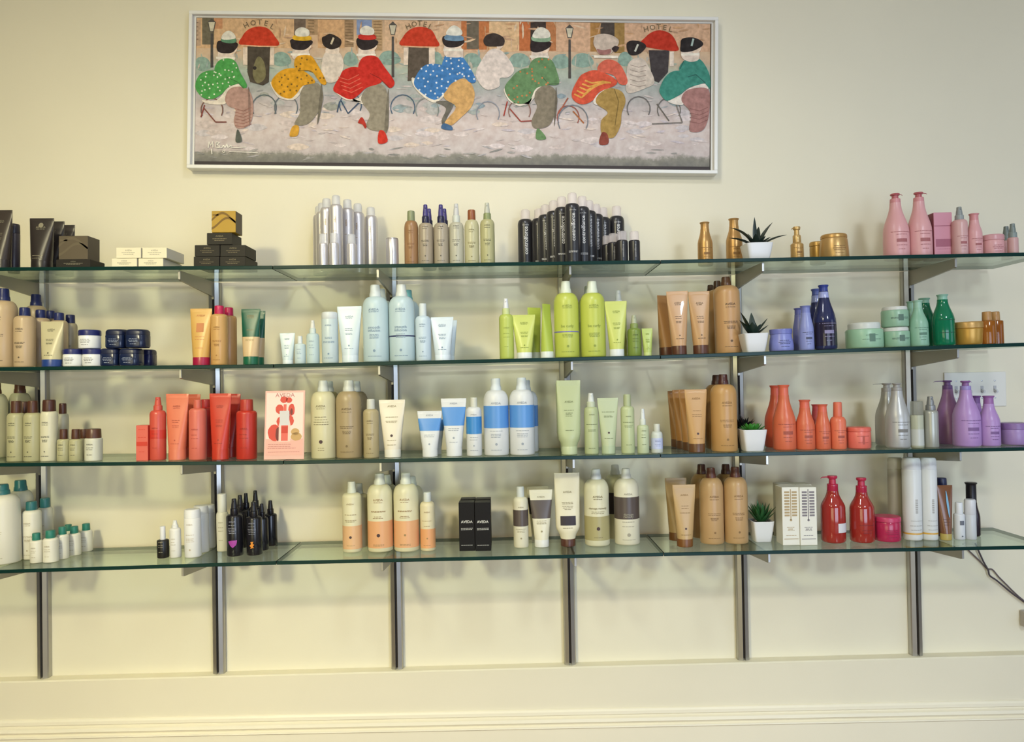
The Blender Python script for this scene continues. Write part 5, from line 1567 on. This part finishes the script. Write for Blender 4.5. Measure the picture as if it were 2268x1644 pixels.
# haze patches of the street
rs = random.Random(11)
for i in range(70):
    cx_, cy_ = rs.uniform(440, 1560), rs.uniform(240, 330)
    rr = rs.uniform(6, 17)
    blobp(0, rs.choice(['d6c8c4', 'cdbdb8', 'd9cccb', 'c8bfc0', 'd8c6b8']), (cx_ - rr * 1.6, cy_), (cx_, cy_ - rr * .5), (cx_ + rr * 1.6, cy_), (cx_, cy_ + rr * .5))
for i in range(26):
    cx_, cy_ = rs.uniform(450, 1560), rs.uniform(205, 250)
    rr = rs.uniform(6, 14)
    blobp(0, rs.choice(['98a4a6', 'a4a9a4', '8d9ba2', 'b4b2ae', '9d9c92']), (cx_ - rr * 1.4, cy_), (cx_, cy_ - rr * .7), (cx_ + rr * 1.4, cy_), (cx_, cy_ + rr * .7))
for i in range(420):
    cx_, cy_ = rs.uniform(436, 1568), rs.uniform(44, 352)
    L_ = rs.uniform(5, 16)
    t0 = rs.uniform(-.35, .35) if cy_ > 150 else rs.choice([rs.uniform(-.3, .3), rs.uniform(1.2, 1.9)])
    pal = ['d8b795', 'c79c74', 'bf9a7c', 'd9bfa2', 'b78f6c'] if cy_ < 112 else ['a3aea0', '93a49c', 'b9b8a8', 'c3b8aa', '9aa6a2'] if cy_ < 165 else ['b7aeac', 'a6a7a8', 'c6bbb6', '9c9c9a', 'bcb0b4'] if cy_ < 250 else ['d9ccc9', 'cfc0bb', 'c7bcc2', 'dccbc0', 'c2b6b4'] if cy_ < 325 else ['a5a09c', '94918c', 'b3aeb0', '8a8884']
    dx_, dy_ = L_ * math.cos(t0), L_ * math.sin(t0)
    wd_ = rs.uniform(1.0, 2.6)
    nx_, ny_ = -math.sin(t0) * wd_, math.cos(t0) * wd_
    blobp(0, rs.choice(pal), (cx_ - dx_, cy_ - dy_), (cx_ + nx_, cy_ + ny_), (cx_ + dx_, cy_ + dy_), (cx_ - nx_, cy_ - ny_))
# hotel doors and awnings
for cr_, dx in ((1, 0), (1, 1322)):
    rectp(cr_, 'ddc9b6', 515 + dx, 355, 772 + dx, 500)
put(G([(552, 345), (740, 345), (728, 640), (680, 668), (575, 640), (552, 560)], 1), '4a4136')
blobp(1, '77704e', (600, 520), (640, 430), (690, 480), (700, 600), (640, 650), (600, 600))
dots(1, '2a2420', 16, (612, 525))
put(G([(1878, 340), (2045, 340), (2045, 560), (1960, 620), (1870, 632)], 1), '5a4e42')
rectp(2, 'e2d2c2', 1795, 390, 1830, 510)
put(G([(1622, 378), (1792, 380), (1782, 560), (1705, 645), (1650, 620)], 2), '40393a')
AW = 'c2381c'
put(smooth(G([(500, 335), (510, 265), (560, 208), (640, 183), (720, 200), (775, 262), (798, 342)], 1)[:]), AW)
put(smooth(G([(1822, 342), (1832, 270), (1890, 208), (1970, 185), (2060, 208), (2105, 280), (2112, 350)], 1)), AW)
put(smooth(G([(1565, 340), (1600, 268), (1660, 225), (1730, 215), (1810, 250), (1856, 330), (1845, 385)], 2)), 'b8301a')
stroke(1, 'e0b08c', 10, (500, 338), (650, 346), (798, 348)); stroke(1, 'e0b08c', 10, (1822, 345), (1970, 352), (2112, 354))
HO = '7d6a50'
word(1, HO, 42, [('H', 540, 172, -28), ('O', 598, 152, -12), ('T', 652, 145, 0), ('E', 706, 156, 14), ('L', 758, 184, 30)])
word(1, HO, 42, [('H', 1874, 182, -22), ('O', 1924, 162, -10), ('T', 1970, 155, 0), ('E', 2014, 164, 10), ('L', 2058, 186, 24)])
word(2, HO, 42, [('H', 1602, 204, -14), ('O', 1655, 190, -6), ('T', 1706, 184, 0), ('E', 1757, 190, 6), ('L', 1806, 206, 14)])
# street lamps
for cr_, x_, y_, h_ in ((1, 258, 130, 520), (1, 1748, 155, 600), (2, 972, 180, 610)):
    put(G([(x_ - 9, y_ + 110), (x_ + 9, y_ + 110), (x_ + 12, h_), (x_ - 10, h_)], cr_), '4f4a46')
    put(G([(x_ - 30, y_ + 15), (x_ + 30, y_ + 15), (x_ + 14, y_ + 95), (x_ - 14, y_ + 95)], cr_), 'c9c0a8')
    put(G([(x_ - 34, y_ + 18), (x_, y_ - 14), (x_ + 34, y_ + 18)], cr_), '55504a')
    stroke(cr_, '55504a', 6, (x_ - 30, y_ + 15), (x_ - 14, y_ + 95), (x_ + 14, y_ + 95), (x_ + 30, y_ + 15))
# bicycle wheels and tubes
for cr_, h, cx_, cy_, r_ in [(1, '5f6a6c', 690, 850, 105), (1, '6d7276', 870, 850, 100), (1, '4d6074', 1400, 830, 95), (1, '4f6276', 1830, 850, 105), (1, '8a8f8a', 2030, 870, 100), (2, '8d8f98', 300, 900, 100),
                             (2, '8c6a60', 560, 880, 95), (2, '9a5a50', 960, 930, 95), (2, '7c7f86', 1000, 960, 130), (2, '6e6a68', 1540, 860, 100), (2, '6f6a66', 1790, 870, 100), (1, '7d5a4e', 260, 870, 95)]:
    ringp(cr_, h, cx_, cy_, r_ * .95, r_, 9, 150, 400)
for cr_, h, pts in [(1, '8a4038', [(200, 830), (170, 930)]), (1, '7d4a40', [(190, 850), (290, 970), (380, 970)]), (1, '3f5068', [(1310, 800), (1290, 890)]), (1, '3f5068', [(1320, 790), (1380, 900), (1480, 800)]),
                    (2, 'a23c30', [(460, 800), (430, 920)]), (2, '9c4a40', [(480, 860), (570, 965), (660, 960)]), (2, 'a25a44', [(960, 770), (880, 900)]), (2, 'b0683c', [(1000, 880), (1090, 980)]),
                    (2, '6a645e', [(1690, 820), (1790, 960)]), (2, '7d7670', [(1650, 985), (1900, 975), (1850, 830)])]:
    stroke(cr_, h, 10, *pts)
# women, far row
SKW = 'd9cabb'
blobp(1, SKW, (1160, 560), (1190, 400), (1300, 390), (1345, 500), (1290, 630), (1200, 640))
blobp(1, 'e0cdbb', (1200, 400), (1210, 350), (1290, 345), (1310, 370), (1290, 410)); blobp(1, '2e2420', (1165, 280), (1190, 262), (1240, 245), (1320, 290), (1310, 350), (1240, 372), (1180, 340))
stroke(1, 'cfc0a2', 16, (1240, 330), (1262, 275))
blobp(2, 'dccdc4', (200, 580), (262, 440), (330, 370), (420, 390), (515, 530), (470, 600), (400, 610), (390, 680), (280, 700))
blobp(2, 'e6d0bc', (380, 380), (375, 320), (425, 312), (420, 350)); blobp(2, '3a2f2a', (262, 300), (290, 255), (360, 240), (432, 280), (425, 340), (350, 348), (285, 342))
blobp(2, 'cfc0b2', (1440, 600), (1460, 480), (1560, 440), (1625, 520), (1670, 640), (1600, 690), (1450, 730))
for i in range(5):
    stroke(2, 'a08f84', 6, (1470, 500 + 40 * i), (1540, 520 + 40 * i), (1600, 505 + 40 * i))
blobp(2, '2c2422', (1440, 330), (1480, 300), (1560, 310), (1602, 350), (1540, 412), (1462, 412))
stroke(2, 'c3c2b4', 16, (1510, 390), (1535, 330))


def cyclist(cr_, hair, hatw, hatc, torso, skirt, hem, leg, cd, cl, chat, shoe=None, cs=None, patt=None, pc=None, pr=9):
    hx = sum(p[0] for p in hair) / len(hair)
    hb = max(p[1] for p in hair)
    hr = max(p[0] for p in hair)
    ty = min(p[1] for p in torso) + 25
    blobp(cr_, 'dccabb', (hx - 62, hb + 5), (hx - 45, hb - 40), (hx + 50, hb - 40), (hx + 72, hb + 5), (hx + 70, ty), (hx, ty + 15), (hx - 60, ty))
    blobp(cr_, 'e6cdb6', (hr - 70, hb - 60), (hr - 20, hb - 58), (hr - 4, hb - 30), (hr - 26, hb + 2), (hr - 62, hb + 4))
    stroke(cr_, 'e8dfd0', 20, (hx - 78, (hb + ty) / 2 + 2), (hx + 82, (hb + ty) / 2 + 6))
    blobp(cr_, 'e2d6c6', *hem)
    blobp(cr_, cl, *leg)
    blobp(cr_, shade(cl, .8), *[(x * .35 + leg[3][0] * .65 + 18, y) for x, y in leg][3:7]) if len(leg) > 7 else None
    if shoe:
        blobp(cr_, cs, *shoe)
    blobp(cr_, cd, *skirt)
    blobp(cr_, cd, *torso)
    n_ = len(torso)
    stroke(cr_, shade(cd, .7), 6, *[torso[i % n_] for i in range(n_ - 3, n_)])
    if patt:
        dots(cr_, pc, pr, *patt)
    blobp(cr_, '2a2020', *hair)
    blobp(cr_, chat, *hatc)
    blobp(cr_, 'dcd6c8', *hatw)


def spots(poly, n, seed):
    r3 = random.Random(seed)
    xs = [p[0] for p in poly]
    ys = [p[1] for p in poly]
    out = []
    while len(out) < n:
        x, y = r3.uniform(min(xs), max(xs)), r3.uniform(min(ys), max(ys))
        inside = False
        j = len(poly) - 1
        for i in range(len(poly)):
            (xi, yi), (xj, yj) = poly[i], poly[j]
            if (yi > y) != (yj > y) and x < (xj - xi) * (y - yi) / (yj - yi) + xi:
                inside = not inside
            j = i
        if inside and all(math.hypot(x - a, y - b) > 26 for a, b in out):
            out.append((x, y))
        elif r3.random() < .01:
            break
    return out


S1 = [(125, 690), (140, 610), (190, 560), (280, 545), (420, 570), (490, 640), (400, 680), (340, 740), (260, 782), (180, 765)]
T1 = [(285, 560), (300, 485), (350, 450), (420, 450), (462, 485), (492, 560), (548, 665), (520, 692), (470, 640), (380, 600)]
cyclist(1, [(300, 330), (330, 300), (470, 320), (440, 390), (380, 405), (310, 390)], [(345, 290), (352, 245), (400, 218), (445, 248), (448, 285)], [(338, 305), (350, 278), (450, 282), (455, 315), (395, 322)],
        T1, S1, [(180, 790), (300, 790), (390, 690), (490, 655), (520, 690), (400, 740), (370, 820), (230, 820)], [(368, 790), (390, 715), (450, 680), (540, 690), (590, 760), (600, 900), (560, 1000), (470, 1022), (440, 960), (455, 870), (400, 840)],
        '4c9a4c', 'b08c80', '5d8a6c', [(455, 1130), (470, 1030), (500, 1085), (505, 1132)], '5c6058', spots(S1, 26, 1) + spots(T1, 9, 2), 'd8e0c8', 7)
for i in range(6):
    stroke(1, '94685e', 6, (450, 860 + 28 * i), (520, 880 + 26 * i), (585, 850 + 27 * i))
S2 = [(748, 650), (800, 570), (880, 530), (1000, 540), (1112, 640), (1010, 672), (955, 740), (900, 778), (810, 745)]
T2 = [(938, 510), (958, 432), (1060, 420), (1112, 470), (1202, 640), (1160, 655), (1090, 560), (1050, 545), (980, 548)]
cyclist(1, [(908, 330), (920, 288), (1082, 300), (1062, 350), (1010, 378), (930, 370)], [(955, 262), (950, 215), (1000, 190), (1058, 215), (1052, 262)], [(930, 290), (940, 258), (1062, 262), (1075, 295), (1000, 302)],
        T2, S2, [(740, 640), (800, 760), (900, 790), (960, 770), (1010, 690), (1000, 660), (850, 700)], [(985, 780), (1000, 700), (1060, 660), (1140, 655), (1178, 760), (1140, 880), (1050, 985), (940, 992), (985, 890)],
        'd6991e', '8d8472', 'd8a827', [(900, 1085), (925, 1005), (975, 1005), (965, 1080)], 'd09a34', spots(S2, 18, 3) + spots(T2, 8, 4), '7d5c1c', 8)
S3 = [(1258, 700), (1310, 600), (1350, 540), (1460, 520), (1640, 600), (1645, 650), (1530, 690), (1470, 745), (1400, 785), (1310, 745)]
T3 = [(1465, 540), (1500, 440), (1610, 430), (1682, 520), (1762, 640), (1722, 690), (1640, 610), (1560, 570)]
cyclist(1, [(1452, 330), (1470, 275), (1622, 300), (1592, 360), (1500, 378)], [(1490, 250), (1482, 205), (1530, 178), (1590, 205), (1585, 252)], [(1470, 285), (1478, 250), (1590, 250), (1610, 285), (1540, 295)],
        T3, S3, [(1270, 710), (1330, 770), (1400, 795), (1470, 770), (1540, 700), (1640, 650), (1500, 780), (1490, 820)], [(1488, 790), (1530, 695), (1620, 650), (1692, 700), (1712, 850), (1695, 1020), (1600, 1042), (1530, 1000), (1560, 900)],
        'c4281c', '958b78', 'c02e24', [(1630, 1145), (1635, 1045), (1680, 1050), (1705, 1130)], 'c8301f')
blobp(1, 'b83426', (1462, 975), (1495, 930), (1532, 1000), (1520, 1022), (1498, 990))
for i in range(4):
    stroke(1, 'd96a54', 6, (1300 + 12 * i, 600 + 34 * i), (1380 + 10 * i, 625 + 34 * i), (1470 + 10 * i, 580 + 34 * i))
S4 = [(917, 182), (935, 150), (960, 142), (1000, 150), (1032, 166), (1000, 186), (985, 206), (962, 222), (930, 203)]
T4 = [(980, 160), (985, 126), (1000, 118), (1020, 122), (1042, 152), (1054, 180), (1040, 183), (1020, 164)]
blobp(0, 'e4dac8', (914, 172), (922, 200), (960, 228), (985, 212), (1000, 190), (960, 200))
blobp(0, '6a655c', (965, 226), (1004, 228), (990, 262), (985, 280), (978, 268), (988, 240))
blobp(0, 'cfa266', (983, 216), (1000, 182), (1034, 177), (1051, 204), (1045, 236), (1020, 262), (1000, 278), (985, 272), (1010, 238))
blobp(0, '46668c', (978, 285), (983, 274), (1000, 280), (1001, 289))
blobp(0, '3f78b4', *S4); blobp(0, '3f78b4', *T4)
for sp_ in (S4, T4):
    r3 = random.Random(9)
    pts_ = []
    for _ in range(400):
        x, y = r3.uniform(915, 1055), r3.uniform(118, 222)
        ins = False
        j = len(sp_) - 1
        for i in range(len(sp_)):
            (xi, yi), (xj, yj) = sp_[i], sp_[j]
            if (yi > y) != (yj > y) and x < (xj - xi) * (y - yi) / (yj - yi) + xi:
                ins = not ins
            j = i
        if ins and all(math.hypot(x - a, y - b) > 10 for a, b in pts_):
            pts_.append((x, y))
    dots(0, 'd3dae2', 2.2, *pts_)
blobp(0, 'dccabb', (984, 122), (986, 100), (1012, 98), (1024, 110), (1024, 126), (1000, 128)); blobp(0, 'e6cdb6', (1008, 92), (1024, 92), (1026, 100), (1018, 106), (1008, 106)); stroke(0, 'e8dfd0', 5, (982, 111), (1026, 112))
blobp(0, '2a2020', (980, 92), (986, 80), (1028, 90), (1016, 104), (990, 105)); blobp(0, '6d8ca6', (985, 88), (990, 78), (1022, 80), (1026, 90), (1005, 92)); blobp(0, 'dcd8cc', (990, 78), (992, 66), (1006, 57), (1022, 67), (1021, 79))
S5 = [(438, 690), (490, 610), (560, 545), (660, 530), (800, 620), (822, 660), (700, 692), (645, 790), (560, 822), (480, 785)]
T5 = [(640, 545), (660, 470), (720, 440), (822, 460), (872, 570), (884, 655), (800, 660), (740, 590)]
cyclist(2, [(648, 330), (680, 300), (812, 310), (802, 360), (720, 396), (660, 388)], [(672, 275), (690, 215), (740, 190), (800, 220), (804, 275)], [(665, 300), (672, 262), (804, 265), (808, 305), (735, 312)],
        T5, S5, [(440, 690), (470, 790), (560, 838), (640, 800), (690, 700), (760, 665), (640, 820), (650, 760)], [(685, 790), (692, 722), (760, 670), (840, 690), (872, 780), (852, 900), (800, 1000), (690, 1022), (660, 960), (705, 850)],
        '66885c', '857a68', '8aa588', [(698, 1110), (705, 1025), (745, 1050), (778, 1108)], '6a8a5c', spots(S5, 18, 6) + spots(T5, 6, 7), 'c07a48', 8)
S6 = [(990, 730), (1040, 620), (1090, 570), (1200, 545), (1352, 620), (1342, 672), (1220, 722), (1160, 795), (1080, 825), (1010, 795)]
T6 = [(1208, 550), (1220, 490), (1290, 455), (1380, 490), (1442, 600), (1440, 660), (1380, 655), (1330, 585)]
blobp(2, 'e0d6cc', (1165, 800), (1215, 730), (1300, 690), (1250, 760), (1200, 830))
blobp(2, 'a8884a', (1190, 815), (1212, 742), (1300, 692), (1400, 720), (1432, 800), (1400, 900), (1390, 1000), (1330, 1100), (1240, 1072), (1232, 960), (1285, 890))
stroke(2, '7d6534', 8, (1340, 700), (1375, 800), (1345, 1000))
blobp(2, '8c4436', (1215, 1150), (1240, 1055), (1285, 1075), (1288, 1150))
blobp(2, 'd2543a', *S6); blobp(2, 'd2644e', *T6)
for i in range(5):
    stroke(2, 'e0a24e', 13, (1010 + 22 * i, 740 - 28 * i), (1070 + 22 * i, 770 - 30 * i), (1150 + 24 * i, 700 - 16 * i), (1240 + 18 * i, 640 + 2 * i))
blobp(2, 'cbb8a8', (1168, 320), (1190, 255), (1290, 248), (1372, 292), (1362, 350), (1300, 412), (1220, 412), (1190, 372))
blobp(2, 'a06f68', (1195, 370), (1250, 380), (1310, 370), (1300, 410), (1225, 414)); blobp(2, '3a2c2c', (1318, 370), (1345, 345), (1378, 358), (1350, 395))
stroke(2, 'e6dccc', 22, (1172, 432), (1372, 436))
S8 = [(1712, 700), (1760, 600), (1840, 550), (1990, 570), (2085, 640), (1950, 690), (1880, 745), (1780, 795), (1728, 755)]
T8 = [(1875, 545), (1910, 470), (1990, 440), (2062, 470), (2122, 580), (2134, 695), (2080, 650), (1990, 590)]
blobp(2, 'dfd5ca', (1780, 800), (1880, 750), (1960, 690), (2080, 655), (2110, 700), (1960, 740), (1900, 830))
blobp(2, 'a87a74', (1892, 795), (1920, 722), (2010, 690), (2110, 700), (2134, 800), (2110, 950), (2060, 1042), (1960, 1042), (1972, 930), (1955, 870))
for i in range(4):
    stroke(2, '8c605c', 6, (1960, 860 + 36 * i), (2040, 880 + 34 * i), (2110, 850 + 34 * i))
blobp(2, '3f8878', *S8); blobp(2, '3f8878', *T8)
stroke(2, '2c5f58', 7, (1910, 470), (1880, 535)); stroke(2, '2c5f58', 7, (1945, 600), (2010, 580), (2090, 650))
blobp(2, 'dccabb', (1895, 440), (1900, 370), (2010, 365), (2040, 400), (2030, 460), (1960, 475)); blobp(2, 'e6cdb6', (1985, 350), (2050, 345), (2050, 380), (2020, 402), (1985, 400)); stroke(2, 'e8dfd0', 20, (1890, 415), (2040, 412))
blobp(2, '262020', (1885, 335), (1900, 285), (1990, 275), (2062, 310), (2062, 345), (1980, 388), (1890, 392))
stroke(2, 'a9bcb4', 16, (1975, 345), (1990, 285))
# signature scribble
SGC = 'e6e0d4'
stroke(1, SGC, 8, (262, 1235), (256, 1190)); stroke(1, SGC, 8, (230, 1185), (238, 1132), (250, 1165), (268, 1130), (270, 1180))
stroke(1, SGC, 8, (292, 1182), (294, 1135), (325, 1140), (300, 1155), (330, 1170), (294, 1182), (345, 1182), (356, 1160), (370, 1182), (385, 1150), (392, 1182), (420, 1160), (420, 1182), (540, 1178))
ringp(1, SGC, 358, 1212, 9, 9, 5)
stroke(1, SGC, 5, (400, 1215), (640, 1222))
o = meshobj('painted_scene', PV, PF, None, art, mats=PMATS, fmat=PM)
